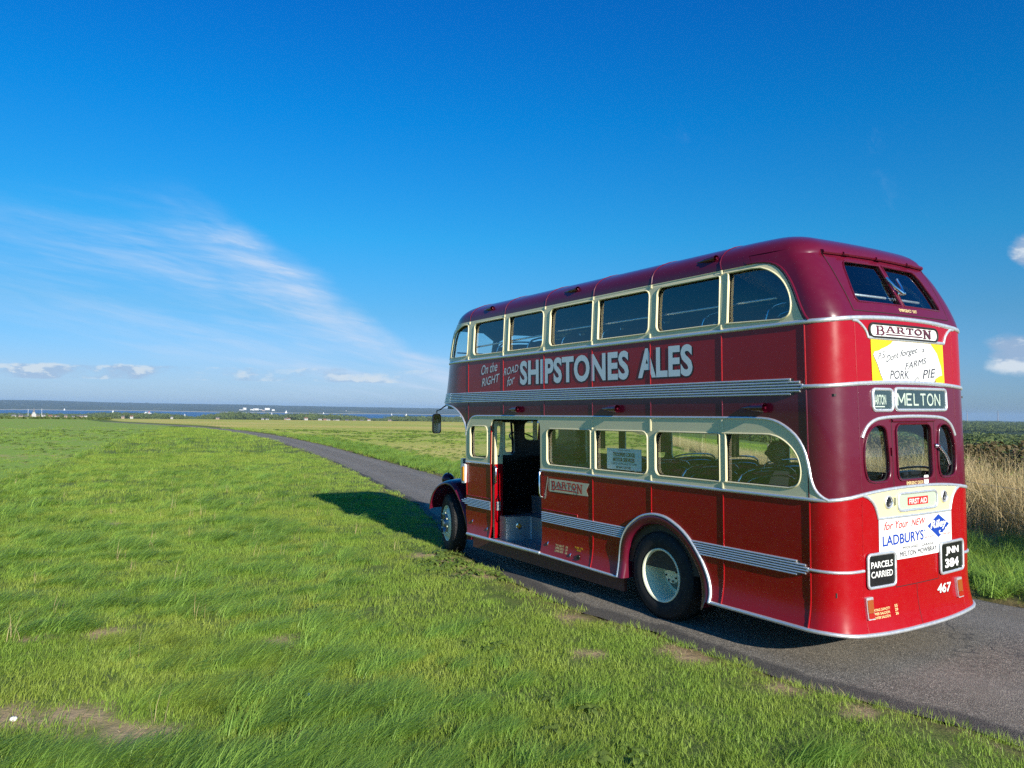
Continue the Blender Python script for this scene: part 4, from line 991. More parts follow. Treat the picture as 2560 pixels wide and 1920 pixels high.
P = near(3.52, .415, .006); mb = MB(); mb.lathe([(.028, 0), (.026, .012), (.0001, .015)], P, (0, 1, 0), 12); mb.box(-.03, .03, 0, .02, -.03, -.015, lambda p: P + p); mb.out('flap_catch', BLACK, bus, 40)
for x, z in ((4.17, .50), (3.68, .43), (6.12, .55), (5.68, .49)):
    P = near(x, z, .006); mb = MB(); mb.tube([P, P + Vector((0, .012, -.012)), P + Vector((0, .01, -.04))], .007, 6); mb.out('flap_catch', CHROME, bus, 60)
# window notice
nt_ = sheet('window_notice', [rrect(2.468, 3.055, 1.497, 1.735, .004)], lambda a, b, o: near(a, b, o - .034), NOTICE, bus, .002)
def nl(t, x0, x1, z, h, m, bold=0): lettering('lettering', t, ((x0, z), (x1, z), (x0, z + h), (x1, z + h)), near, m, nt_, -.0305, bold)
nl('TROOPERS LODGE', 2.945, 2.575, 1.644, .046, BLACK, .035); nl('MOTOR SERVICES', 2.945, 2.58, 1.586, .046, BLACK, .035)
nl('This bus is owned by', 2.865, 2.66, 1.708, .016, DARKS); nl('AND IS AVAILABLE TO HIRE', 2.98, 2.545, 1.553, .022, DARKS); nl('07464 138 502', 2.89, 2.64, 1.512, .024, DARKS, .02)
# air scoops
def scoop(x0, x1, z, bend, m, r=.045, hoff=.055, flat=1.):
    mb = MB(); A = bend(x1, z, -.005); B = bend(x0, z, hoff * .75); n = 12; V = []
    d = (B - A); prof = [(0, .15), (.25, .42), (.6, .75), (.92, 1.0), (1.0, .97)]
    for t, k in prof:
        c = A + d * t; V += [c + Vector((0, cos(q) * r * k * 1.0, sin(q) * r * k * flat)) for q in [2 * pi * i / n for i in range(n)]]
    F = [(i * n + k, i * n + (k + 1) % n, (i + 1) * n + (k + 1) % n, (i + 1) * n + k) for i in range(len(prof) - 1) for k in range(n)]
    c = B - d * .5; b = len(V); V += [c + Vector((0, cos(q) * r * .82, sin(q) * r * .82 * flat)) for q in [2 * pi * i / n for i in range(n)]]
    e = (len(prof) - 1) * n; F += [(e + k, e + (k + 1) % n, b + (k + 1) % n, b + k) for k in range(n)]; F.append(tuple(b + k for k in range(n)))
    o = mk('air_scoop', V, F, m, bus, 50)
    mb.lathe([(.006, -.05), (.011, .004), (.006, .005), (.0001, -.02)], B, (-1, 0, 0), 10); mb.out('scoop_outlet', m, o, 60)
for x0, x1 in ((4.84, 5.16), (2.78, 3.12), (.735, 1.055)): scoop(x0, x1, 2.185, near, MAROON)
for x0, x1 in ((5.66, 5.95), (3.62, 3.95), (1.36, 1.68)): scoop(x0, x1, 3.66, near, MAROON, .04, .02, .8)
# doorway: folded leaf with handle, grab rails
lf = sheet('door_leaf', [[(.90, .345), (1.045, .345), (1.045, 2.02), (.90, 2.02)], rrect(.925, 1.0, 1.50, 1.95, .03)], lambda a, b, o: Vector((5.555 + (1.09 - a) * .12 + (.06 if b > .6 else .06) - o, a, b)), CREAM, bus, .03)
sheet('door_panel', [[(.90, .345), (1.047, .345), (1.047, 1.40), (.90, 1.40)]], lambda a, b, o: Vector((5.615 + (1.09 - a) * .12 - o - .031, a, b)), RED, lf, .004)
mb = MB()
for i in range(6): mb.box(5.57, 5.578, .96, 1.03, .742 + .021 * i, .756 + .021 * i)
mb.out('ribbed_trim', ALU, lf)
mb = MB(); mb.tube([(5.585, 1.05, 1.37), (5.545, 1.055, 1.365), (5.535, 1.055, 1.35), (5.535, 1.055, 1.15), (5.545, 1.055, 1.135), (5.585, 1.05, 1.13)], .012, 8); mb.out('door_handle', CHROME, lf, 60)
mb = MB(); mb.tube([(4.335, 1.09, 1.385), (4.34, 1.125, 1.37), (4.33, 1.13, 1.1), (4.32, 1.12, 1.06), (4.31, 1.09, 1.05)], .011, 8); mb.out('grab_rail', CHROME, bus, 60)
mb = MB(); mb.sweep(frames(xs([(5.60, .335), (5.595, .9), (5.612, 1.402), (5.595, 1.95)]), skin, .004, .08), [(-.014, 0), (-.012, .012), (.012, .012), (.014, 0)]); mb.out('door_edge', RED, bus, 40)
ind = sheet('side_indicator', [rrect(6.318, 6.425, 1.075, 1.365, .025)], near, WHITE, bus, .035, .006); sheet('lens', [rrect(6.345, 6.398, 1.11, 1.325, .01)], near, LENSO, ind, .012, .041)
# mirror
mb = MB(); mb.tube([(7.10, 1.02, 2.262), (7.16, 1.05, 2.235), (7.20, 1.09, 2.19), (7.33, 1.09, 2.175), (7.335, 1.09, 2.12)], .011, 8); mr = mb.out('mirror_arm', BLACK, bus, 60)
mh = sheet('mirror_head', [rrect(1.005, 1.175, 1.80, 2.12, .05)], lambda a, b, o: Vector((7.36 - o - (a - 1.09) * .25, a, b)), BLACK, mr, .035)
sheet('mirror_glass', [rrect(1.02, 1.16, 1.815, 2.105, .045)], lambda a, b, o: Vector((7.36 - o - .0355 - (a - 1.09) * .25, a, b)), CHROME, mr, .001)

# --- seats ------------------------------------------------------------------
def seat(x, y, zf, w, m=SEATM):
    r = bpy.data.objects.new('bus_seat', None); COL.objects.link(r); r.parent = bus; r.location = (x, y, zf)
    mb = MB(); mb.sweep([(Vector((0, -w / 2, 0)), Vector((1, 0, 0)), Vector((0, 0, 1))), (Vector((0, w / 2, 0)), Vector((1, 0, 0)), Vector((0, 0, 1)))], [(-.02, .28), (.40, .30), (.44, .36), (.43, .42), (.38, .45), (0, .42), (-.02, .40)], True); mb.out('cushion', m, r, 40)
    mb = MB(); pr = smooth_poly([(-w / 2, .42), (-w / 2, .80), (-w / 2 + .06, .90), (-w * .2, .93), (w * .2, .93), (w / 2 - .06, .90), (w / 2, .80), (w / 2, .42)], 1)
    n = len(pr); mb.add([(-.06 - (z - .42) * .22, y_, z) for y_, z in pr] + [(.03 - (z - .42) * .22, y_, z) for y_, z in pr], [tuple(range(n)), tuple(range(n, 2 * n))[::-1]] + [(i, n + i, n + (i + 1) % n, (i + 1) % n) for i in range(n)]); mb.out('backrest', SEATB, r, 40)
    mb = MB(); mb.tube([(-.04 - (z - .42) * .22, y_ * 1.02, z + .035) for y_, z in pr[1:-1]], .011, 8); mb.tube([(-.065 - (z - .42) * .22, y_ * .93, z - .04) for y_, z in pr[2:-2]], .006, 6); mb.out('grab_rail', CHROME, r, 60)
    mb = MB(); mb.box(0, .38, -w / 2 + .05, -w / 2 + .09, 0, .28); mb.box(0, .38, w / 2 - .09, w / 2 - .05, 0, .28); mb.out('seat_leg', UNDER, r)
    return r
def copy_tree(o, par=None):
    c = o.copy(); COL.objects.link(c); c.parent = par
    for k in list(o.children): copy_tree(k, c)
    return c
s0 = seat(.55, .60, .64, .84)
for i, x in enumerate((.55, 1.28, 2.01, 2.74, 3.45)):
    for y in (.60, -.60):
        if i == 0 and y > 0: continue
        c = copy_tree(s0, bus); c.location = (x, y, .64)
for x in (.95, 1.75, 2.55, 3.35, 4.15, 4.95, 5.75):
    c = copy_tree(s0, bus); c.location = (x, .28, 2.22); c.scale = (1, 1.65, 1.0)
# posts and a white pole inside
mb = MB(); mb.tube([(3.6, -.1, .64), (3.6, -.1, 2.09)], .018, 8); mb.out('interior_pole', ALU, bus, 60)
mb = MB(); mb.tube([(.95, -.17, .64), (.95, -.17, 2.09)], .035, 10); mb.lathe([(.042, 1.2), (.042, 1.3)], (.95, -.17, .64), (0, 0, 1), 12); mb.out('interior_pole', WHITE, bus, 60)
for b in (near, offside):
    for x in BEADS[:4]:
        mb = MB(); P = b(x - .06, 1.83, -.075); mb.box(-.055, .055, -.02, .02, -.11, .11, lambda p: P + p); mb.out('pillar_lamp', BLACK, bus)
# bulb-glass partition behind the entrance
sheet('entrance_screen', [[(.28, .64), (1.03, .64), (1.03, 2.09), (.28, 2.09)], rrect(.36, .98, 1.45, 1.98, .05)], lambda a, b, o: Vector((4.27 - o, a, b)), GREYG, bus, .015)
sheet('window_pane', [rrect(.36, .98, 1.45, 1.98, .05)], lambda a, b, o: Vector((4.26, a, b)), GLASS, bus, 0, back=False)
# yellow round poster on the offside rear corner
def ob(a, b, o): return skin(-s_x(a) if a >= B6 else -(sB - (B6 - a)), b, o)
sheet('offside_advertisement', [smooth_poly([(.36, 1.55), (.26, 1.58), (.19, 1.68), (.18, 1.84), (.23, 1.98), (.36, 2.04), (.36, 1.55)], 1)[:-1]], ob, YELLOW, bus, .002, .006, CA)

# ================================================================== passenger
def figure(verts, edges, root, sub=2):
    me = bpy.data.meshes.new('person'); me.from_pydata([v[:3] for v in verts], edges, []); o = bpy.data.objects.new('person', me); COL.objects.link(o)
    md = o.modifiers.new('skin', 'SKIN'); md.use_smooth_shade = True
    for i, v in enumerate(verts):
        sv = me.skin_vertices[0].data[i]; sv.radius = (v[3], v[4]); sv.use_root = (i == root)
    s = o.modifiers.new('sub', 'SUBSURF'); s.levels = sub; s.render_levels = sub
    return o
px, py = 1.62, -.12; zf = .64
pv = [(px, py, 1.10, .15, .14), (px - .02, py, 1.24, .15, .12), (px - .04, py, 1.38, .16, .11), (px - .03, py, 1.475, .13, .09), (px - .01, py, 1.545, .058, .06), (px, py, 1.60, .060, .06),
      (px - .03, py + .19, 1.44, .065, .065), (px - .03, py - .19, 1.44, .065, .065), (px + .05, py + .26, 1.22, .048, .048), (px + .05, py - .26, 1.22, .048, .048), (px + .28, py + .20, 1.14, .038, .038), (px + .28, py - .20, 1.14, .038, .038), (px + .36, py + .18, 1.13, .03, .04), (px + .36, py - .18, 1.13, .03, .04),
      (px + .08, py + .10, 1.10, .085, .08), (px + .08, py - .10, 1.10, .085, .08), (px + .46, py + .12, 1.12, .065, .065), (px + .46, py - .12, 1.12, .065, .065), (px + .44, py + .12, .76, .045, .045), (px + .44, py - .12, .76, .045, .045), (px + .52, py + .13, .69, .04, .04), (px + .52, py - .13, .69, .04, .04)]
pe = [(0, 1), (1, 2), (2, 3), (3, 4), (4, 5), (3, 6), (3, 7), (6, 8), (7, 9), (8, 10), (9, 11), (10, 12), (11, 13), (0, 14), (0, 15), (14, 16), (15, 17), (16, 18), (17, 19), (18, 20), (19, 21)]
fig = figure(pv, pe, 0); fig.matrix_world = M
SKINM = simple('skin', (.42, .24, .17), .5, 0, 0, .1, 20); HAIRM = simple('grey_hair', (.26, .25, .24), .8, 0, 0, .4, 60); COAT = simple('dark_jacket', (.02, .02, .024), .9, 0, 0, .4, 30)
fig.data.materials.append(COAT)
tag(fig, 'person with short grey hair and dark jacket sitting at the rear of the bus', 'person')
bm = bmesh.new(); bmesh.ops.create_uvsphere(bm, u_segments=24, v_segments=16, radius=1.)
hd = R_(30)
for v in bm.verts:
    x, y, z = v.co; x *= .098; y *= .078; z *= .118
    if z < 0: x *= 1 + .25 * z / .118 * (x < 0); y *= 1 + .25 * z / .118
    if x > .06 and abs(y) < .022 and -.03 < z < .02: x += .022 * (1 - abs(y) / .022)
    if x > .05 and .0 < z < .03 and .015 < abs(y) < .05: x -= .008
    v.co = (x * cos(hd) - y * sin(hd), x * sin(hd) + y * cos(hd), z)
me = bpy.data.meshes.new('head'); bm.to_mesh(me); bm.free(); me.materials.append(SKINM); me.polygons.foreach_set('use_smooth', [True] * len(me.polygons))
ho = bpy.data.objects.new('head', me); COL.objects.link(ho); ho.parent = fig; ho.location = (px + .01, py, 1.71)
mb = MB()
for sg in (1, -1):
    e = Vector((cos(hd), sin(hd), 0)); l = Vector((-sin(hd), cos(hd), 0)); c = Vector((px + .01, py, 1.705)) + l * sg * .078 - e * .012
    mb.lathe([(.0001, .012), (.02, .010), (.030, .0), (.02, -.008)], c, l * sg + e * -.5, 12)
mb.out('ear', SKINM, fig, 60)
bm = bmesh.new(); bmesh.ops.create_uvsphere(bm, u_segments=24, v_segments=16, radius=1.)
bmesh.ops.delete(bm, geom=[f for f in bm.faces if f.calc_center_median().z < (.1 if f.calc_center_median().x > .1 else -.45) or f.calc_center_median().x > .62], context='FACES')
for v in bm.verts:
    x, y, z = v.co; x = x * .103 - .004; y *= .083; z = z * .122 + .003; v.co = (x * cos(hd) - y * sin(hd), x * sin(hd) + y * cos(hd), z)
me = bpy.data.meshes.new('hair'); bm.to_mesh(me); bm.free(); me.materials.append(HAIRM); me.polygons.foreach_set('use_smooth', [True] * len(me.polygons))
hr = bpy.data.objects.new('hair', me); COL.objects.link(hr); hr.parent = fig; hr.location = (px + .01, py, 1.71)
m_, nt, b_ = mat('checked_collar'); ck = N(nt, 'ShaderNodeTexChecker', inp={'Scale': 55.}); ck.inputs[1].default_value = (.03, .03, .03, 1); ck.inputs[2].default_value = (.4, .4, .38, 1); nt.links.new(tex_coord(nt), ck.inputs[0]); nt.links.new(ck.outputs[0], b_.inputs[0])
mb = MB(); mb.lathe([(.062, 1.585), (.072, 1.56), (.088, 1.535), (.12, 1.515)], (px - .01, py, 0), (0, 0, 1), 20); mb.out('collar', m_, fig, 60)

# ================================================================== the land
MI = M.inverted()
def bplane(x, y, zb):                       # world height of the tilted road plane (bus frame height zb at the rear axle)
    a = M @ Vector((2.17, 0, zb)); b = M @ Vector((7.09, 0, zb - .055)); c = M @ Vector((2.17, 1, zb))
    n = (b - a).cross(c - a); return a.z - (n.x * (x - a.x) + n.y * (y - a.y)) / n.z
_a = M @ Vector((2.17, 0, -.03)); _b = M @ Vector((7.09, 0, -.085)); _c = M @ Vector((2.17, 1, -.03)); _n = (_b - _a).cross(_c - _a)
def near_z(x, y): return _a.z - (_n.x * (x - _a.x) + _n.y * (y - _a.y)) / _n.z
def sms(a, b, x):
    t = np.clip((x - a) / (b - a), 0, 1); return t * t * (3 - 2 * t)
RL = [0, 30, 120, 250, 330, 480, 900, 1400, 2400, 2800, 14000]; ZL = [-.1, -.22, -.95, -2.1, -3.7, -8.5, -22, -34, -46, -54, -60]
RR = [0, 25, 70, 160, 400, 1000, 2500, 4200, 6000, 14000]; ZR = [-.1, -.2, -1.3, -4.6, -17, -27, -27, -30, -48, -60]
hR0, hR1 = heading(1500), heading(2150)
def vnoise(x, y, s, seed=0):
    """cheap smooth noise from sines"""
    r = np.random.RandomState(seed); o = 0
    for k in range(5):
        a = r.uniform(0, 2 * pi); f = r.uniform(.6, 1.6) / s; o = o + np.sin((x * cos(a) + y * sin(a)) * f + r.uniform(0, 6))
    return o / 5
def ground(x, y):
    x = np.asarray(x, float); y = np.asarray(y, float)
    dx, dy = x - CW.x, y - CW.y; r = np.hypot(dx, dy); h = np.arctan2(dy, dx)
    w = sms(hR0, hR1, h) if hR1 > hR0 else 1 - sms(hR1, hR0, h)
    behind = sms(1.4, 2.2, np.abs(h - heading(1280)))
    w = w * (1 - behind) + .5 * behind
    far = np.interp(r, RL, ZL) * (1 - w) + np.interp(r, RR, ZR) * w
    far = far * (1 - .6 * behind)
    k = 1 - sms(12, 55, np.hypot(x - 4, y))
    z = near_z(x, y) * k + far * (1 - k)
    bump_ = vnoise(x, y, 1.3, 3) * .018 + vnoise(x, y, .45, 4) * .008
    out = side_dist(x, y)
    z = z + bump_ * sms(.15, 1.0, out) + .05 * sms(.0, .5, out) + .16 * sms(1.0, 7., np.where(y > edge_l(x), out, 0)) * (1 - sms(20, 60, r))
    return z
def hit(px, py, zf=None):
    """where the ray of a photograph pixel meets the land (no verge relief)"""
    d = pray(px, py); t = 1.5
    for _ in range(4000):
        p = CW + d * t; x, y = p.x, p.y; r = math.hypot(x - CW.x, y - CW.y)
        k = 1 - float(sms(12, 55, math.hypot(x - 4, y))); h = math.atan2(y - CW.y, x - CW.x); w = float(1 - sms(hR1, hR0, h))
        z = near_z(x, y) * k + (np.interp(r, RL, ZL) * (1 - w) + np.interp(r, RR, ZR) * w) * (1 - k)
        if p.z <= z: return (x, y)
        t *= 1.004
    return (x, y)
# road edges, read off the photograph and carried onto the land
eL = [(2536, 1850), (2400, 1811), (2232, 1764), (2061, 1721), (1894, 1667), (1696, 1602), (1587, 1563), (1493, 1537), (1381, 1498), (1298, 1460), (1200, 1407), (1110, 1330), (1043, 1258), (982, 1229), (911, 1191), (838, 1156), (764, 1129), (706, 1109), (665, 1096), (617, 1086), (585, 1081)]
eR = [(2560, 1515), (2430, 1490), (1105, 1191), (1029, 1170), (941, 1147), (853, 1123), (794, 1109), (735, 1098), (676, 1090), (640, 1085), (612, 1081)]
PL = [hit(*p) for p in eL]; PR = [hit(*p) for p in eR]
def mono(P, back, on):
    o = [back] + [P[0]]
    for p in P[1:]:
        if p[0] > o[-1][0] + .15: o.append(p)
    (x0, y0), (x1, y1) = o[-2], o[-1]; s = (y1 - y0) / (x1 - x0)
    for e in on: o.append((x1 + e, y1 + s * e + .0016 * e * e))
    return np.array(o)
PL = mono(PL, (-60., PL[0][1] + 2.5), (15, 40, 90)); PR = mono(PR, (-60., PR[0][1] + 2.0), (15, 40, 90))
def edge_l(x): return np.interp(x, PL[:, 0], PL[:, 1])
def edge_r(x): return np.minimum(np.interp(x, PR[:, 0], PR[:, 1]), edge_l(x) - 2.2)
def side_dist(x, y):                       # distance outside the tarmac, 0 on it
    a = y - edge_l(x); b = edge_r(x) - y; return np.maximum(np.maximum(a, b), 0) * np.where(x > PL[-1, 0], 0, 1) + np.where(x > PL[-1, 0], 5, 0)
# field boundaries
cl = [hit(0, 1231), hit(307, 1105), hit(430, 1068)]            # left crop field edge
ca_, cb_ = np.array(cl[0]), np.array(cl[2]); cdir = (cb_ - ca_) / np.linalg.norm(cb_ - ca_); cnor = np.array([-cdir[1], cdir[0]])
ba_ = np.array([4.0, -8.9]); bb_ = np.array([57., -51.]); bdir = (bb_ - ba_) / np.linalg.norm(bb_ - ba_); bnor = np.array([bdir[1], -bdir[0]])   # dry bank line on the right; bnor points away from the road
def left_crop(x, y): return (x - ca_[0]) * cnor[0] + (y - ca_[1]) * cnor[1]
def bank(x, y): return (x - ba_[0]) * bnor[0] + (y - ba_[1]) * bnor[1]

BARE = [(*hit(px, py), q) for px, py, q in ((20, 1865, .34), (180, 1850, .36), (330, 1905, .3), (95, 1645, .18), (250, 1630, .2), (270, 1340, .4), (700, 1640, .25), (1130, 1415, .45), (1200, 1445, .4), (1060, 1395, .35), (1420, 1560, .3), (1480, 1655, .22), (1690, 1640, .26), (1740, 1660, .3), (1950, 1735, .22), (2150, 1800, .2))]
def bare(x, y):
    o = np.zeros(np.shape(x)); w_ = 1 + .55 * vnoise(x, y, .12, 31) + .45 * vnoise(x, y, .05, 32)
    for bx, by, q in BARE: o = np.maximum(o, np.exp(-(((x - bx) ** 2 + (y - by) ** 2) / (.72 * q * w_) ** 2) ** 2.5))
    return o
# --- ground sheet: polar grid round the camera -------------------------------
h0 = heading(1280)
ang = np.concatenate([np.linspace(-.72, .72, 330), np.linspace(.72, 2 * pi - .72, 90)[1:-1]]) + h0
rad = np.concatenate([[.3], np.geomspace(.8, 60, 150), np.geomspace(60, 600, 80)[1:], np.geomspace(600, 12500, 90)[1:]])
A_, R2 = np.meshgrid(ang, rad); X = CW.x + R2 * np.cos(A_); Y = CW.y + R2 * np.sin(A_); Z = ground(X, Y)
sd_ = side_dist(X, Y); Z = Z - .05 * (1 - sms(.0, .12, sd_))
tex = vnoise(X, Y, 60, 11) * sms(700, 1500, R2) * 1.5
Z = Z + tex * (R2 < 2400)
na, nr = len(ang), len(rad)
idx = np.arange(na * nr).reshape(nr, na); jn = np.roll(idx, -1, axis=1)
quads = np.stack([idx[:-1], idx[1:], jn[1:], jn[:-1]], -1).reshape(-1, 4)
V = np.stack([X, Y, Z], -1).reshape(-1, 3)
me = bpy.data.meshes.new('ground'); me.from_pydata(V.tolist() + [(CW.x, CW.y, float(Z[0].mean()))], [], quads.tolist() + [(int(idx[0, (k + 1) % na]), int(idx[0, k]), na * nr) for k in range(na)])
def attr(me, name, arr):
    a = me.attributes.new(name, 'FLOAT', 'POINT'); arr = np.asarray(arr, np.float32).ravel(); arr = np.concatenate([arr, np.zeros(len(me.vertices) - len(arr), np.float32)]); a.data.foreach_set('value', arr)
rgt = sms(.8, 2.6, edge_r(X) - Y) * (X > 1.)
rightf = np.where((Y < edge_r(X)) & (bank(X, Y) < -1.2), sms(1.2, 3.2, edge_r(X) - Y), 0) * sms(2., 6., X) * (R2 < 320)
leftf = np.where(Y > edge_l(X), sms(-.8, 1.2, left_crop(X, Y)), 0) * (R2 < 320)
attr(me, 'right_crop', rightf); attr(me, 'left_crop', leftf)
attr(me, 'dry', sms(-1.6, -.4, bank(X, Y)) * (1 - sms(.8, 2.2, bank(X, Y))) * (Y < edge_r(X)))
attr(me, 'verge', np.exp(-(sd_ / .35) ** 2))
attr(me, 'bare', bare(X, Y))
gm, nt, b = mat('field_ground')
pos = N(nt, 'ShaderNodeNewGeometry').outputs['Position']
def att(nt, name, typ='GEOMETRY'): n = nt.nodes.new('ShaderNodeAttribute'); n.attribute_name = name; n.attribute_type = typ; return n.outputs['Fac']
n1 = noise(nt, pos, .35, 6, .6); n2 = noise(nt, pos, 2.3, 6, .65); n3 = noise(nt, pos, 14., 5, .7); nb = noise(nt, pos, .035, 5, .55)
grass = mixc(nt, ramp(nt, n2, [(.3, 0.), (.7, 1.)]), (.075, .125, .022), (.135, .195, .040))
grass = mixc(nt, ramp(nt, n3, [(.45, 0.), (.75, 1.)]), grass, (.19, .20, .07))
soil = mixc(nt, n3, (.40, .26, .13), (.56, .40, .21))
# sprouting crop in drilled rows
mp = N(nt, 'ShaderNodeMapping'); nt.links.new(pos, mp.inputs[0]); mp.inputs['Rotation'].default_value = (0, 0, -math.atan2(cdir[1], cdir[0]))
wv = N(nt, 'ShaderNodeTexWave', inp={'Scale': 1.1, 'Distortion': 2.2, 'Detail': 3., 'Detail Scale': 1.6}); wv.bands_direction = 'Y'; nt.links.new(mp.outputs[0], wv.inputs[0])
cropL = mixc(nt, ramp(nt, math_(nt, 'ADD', math_(nt, 'MULTIPLY', n2, .75), math_(nt, 'MULTIPLY', n1, .35)), [(.56, 0.), (.70, .9)]), (.23, .36, .055), soil)
mp2 = N(nt, 'ShaderNodeMapping'); nt.links.new(pos, mp2.inputs[0]); mp2.inputs['Rotation'].default_value = (0, 0, .20)
wv2 = N(nt, 'ShaderNodeTexWave', inp={'Scale': .55, 'Distortion': 3., 'Detail': 3., 'Detail Scale': 1.3}); wv2.bands_direction = 'Y'; nt.links.new(mp2.outputs[0], wv2.inputs[0])
cr_f = math_(nt, 'ADD', math_(nt, 'ADD', math_(nt, 'MULTIPLY', n2, .55), math_(nt, 'MULTIPLY', nb, .75)), math_(nt, 'MULTIPLY', wv2.outputs['Fac'], .10))
cropR = mixc(nt, ramp(nt, cr_f, [(.60, 0.), (.86, 1.)]), (.40, .42, .075), (.72, .52, .19))
cropR = mixc(nt, ramp(nt, noise(nt, mp2.outputs[0], .02, 4, .5), [(.42, 0.), (.62, .55)]), cropR, (.32, .42, .075))
c = mixc(nt, att(nt, 'left_crop'), grass, cropL); c = mixc(nt, att(nt, 'right_crop'), c, cropR)
c = mixc(nt, att(nt, 'bare'), c, mixc(nt, n3, (.30, .20, .10), (.52, .40, .24)))
c = mixc(nt, math_(nt, 'MULTIPLY', att(nt, 'dry'), .8), c, (.33, .26, .13))
c = mixc(nt, math_(nt, 'MULTIPLY', att(nt, 'verge'), ramp(nt, n1, [(.35, .25), (.6, .9)])), c, mixc(nt, n3, (.12, .07, .035), (.24, .17, .08)))
# far land: patchwork of pasture and wood
cd = N(nt, 'ShaderNodeVectorMath'); cd.operation = 'DISTANCE'; nt.links.new(pos, cd.inputs[0]); cd.inputs[1].default_value = CW
farm = ramp(nt, math_(nt, 'DIVIDE', cd.outputs['Value'], 10000.), [(.030, 0.), (.055, 1.)])
fv = N(nt, 'ShaderNodeTexVoronoi', inp={'Scale': .0035}); nt.links.new(pos, fv.inputs[0])
farc = mixc(nt, noise(nt, pos, .01, 5, .7), (.025, .045, .012), (.055, .085, .022))
farc = mixc(nt, ramp(nt, N(nt, 'ShaderNodeSeparateColor').outputs[0], [(0, 0.), (1, 0.)]), farc, farc)
sc_ = N(nt, 'ShaderNodeSeparateColor'); nt.links.new(fv.outputs['Color'], sc_.inputs[0])
farc = mixc(nt, ramp(nt, sc_.outputs[0], [(.72, 0.), (.75, .8)]), farc, (.17, .17, .06))
c = mixc(nt, farm, c, farc)
nt.links.new(c, b.inputs['Base Color']); b.inputs['Roughness'].default_value = .95; b.inputs['Specular IOR Level'].default_value = .15
bump(nt, b, math_(nt, 'ADD', n3, math_(nt, 'MULTIPLY', n2, 1.2)), .5, .04)
me.materials.append(gm); me.polygons.foreach_set('use_smooth', [True] * len(me.polygons))
gr = bpy.data.objects.new('ground', me); COL.objects.link(gr); tag(gr, kind='structure')

# --- the road ------------------------------------------------------------------
xsr = np.concatenate([np.linspace(-60, -8, 14), np.linspace(-7, 30, 150), np.geomspace(30.5, PL[-1, 0] - .5, 60)])
cols = [0, .04, .10, .2, .32, .44, .56, .68, .8, .9, .96, 1.]
rsn = np.random.RandomState(5); V = []; F = []
jl = np.interp(xsr, np.arange(-60, 400, .35), rsn.normal(0, .035, len(np.arange(-60, 400, .35)))); jr = np.interp(xsr, np.arange(-60, 400, .35), rsn.normal(0, .035, len(np.arange(-60, 400, .35))))
for i, x in enumerate(xsr):
    a, b_ = edge_l(x) + jl[i], edge_r(x) + jr[i]
    for t in cols:
        y = a + (b_ - a) * t; z = float(ground(x, edge_l(x) * (1 - t) + edge_r(x) * t)) + .004 - .035 * (t in (0, 1)) ; V.append((x, y, z))
n = len(cols)
for i in range(len(xsr) - 1):
    for k in range(n - 1): F.append((i * n + k, i * n + k + 1, (i + 1) * n + k + 1, (i + 1) * n + k))
am, nt, b = mat('worn_asphalt'); pos = N(nt, 'ShaderNodeNewGeometry').outputs['Position']
vo = N(nt, 'ShaderNodeTexVoronoi', inp={'Scale': 95.}); nt.links.new(pos, vo.inputs[0]); sc_ = N(nt, 'ShaderNodeSeparateColor'); nt.links.new(vo.outputs['Color'], sc_.inputs[0])
c = ramp(nt, sc_.outputs[0], [(0., (.06, .06, .058)), (.5, (.18, .172, .158)), (.85, (.30, .285, .26)), (1., (.48, .45, .41))])
c = mixc(nt, ramp(nt, noise(nt, pos, .9, 6, .6), [(.35, 0.), (.7, .5)]), c, (.25, .23, .20))
c = mixc(nt, ramp(nt, noise(nt, pos, 3.5, 6, .7), [(.62, 0.), (.75, .35)]), c, (.15, .11, .075))
c = mixc(nt, 1., c, (.92, .86, .76), 'MULTIPLY')
nt.links.new(c, b.inputs['Base Color']); b.inputs['Roughness'].default_value = .82; b.inputs['Specular IOR Level'].default_value = .3
bump(nt, b, vo.outputs['Distance'], .55, .008)
ac = att(nt, 'across')
c = mixc(nt, ramp(nt, math_(nt, 'ADD', ac, math_(nt, 'MULTIPLY', math_(nt, 'SUBTRACT', noise(nt, pos, 2.2, 5, .6), .5), .03)), [(.035, .75), (.052, 0.), (.95, 0.), (.965, .7)]), c, (.055, .052, .048))
c = mixc(nt, ramp(nt, ac, [(.12, 0.), (.24, .22), (.36, 0.), (.62, 0.), (.76, .28), (.88, 0.)]), c, (.30, .28, .25))
ck_ = N(nt, 'ShaderNodeTexVoronoi', inp={'Scale': .55}); ck_.feature = 'DISTANCE_TO_EDGE'; wv_ = nt.nodes.new('ShaderNodeVectorMath'); wv_.operation = 'ADD'; nz_ = N(nt, 'ShaderNodeTexNoise', inp={'Scale': 2.5, 'Detail': 5.}); nt.links.new(pos, nz_.inputs['Vector']); nt.links.new(pos, wv_.inputs[0]); nt.links.new(nz_.outputs['Color'], wv_.inputs[1]); nt.links.new(wv_.outputs[0], ck_.inputs[0])
c = mixc(nt, math_(nt, 'MULTIPLY', ramp(nt, ck_.outputs['Distance'], [(.004, 1.), (.012, 0.)]), ramp(nt, noise(nt, pos, .5, 2), [(.5, 0.), (.6, .6)])), c, (.04, .04, .04))
nt.links.new(c, b.inputs['Base Color'])
road = mk('road', V, [f[::-1] for f in F], am, None, 180); attr(road.data, 'across', np.tile(cols, len(xsr))); tag(road, kind='structure')

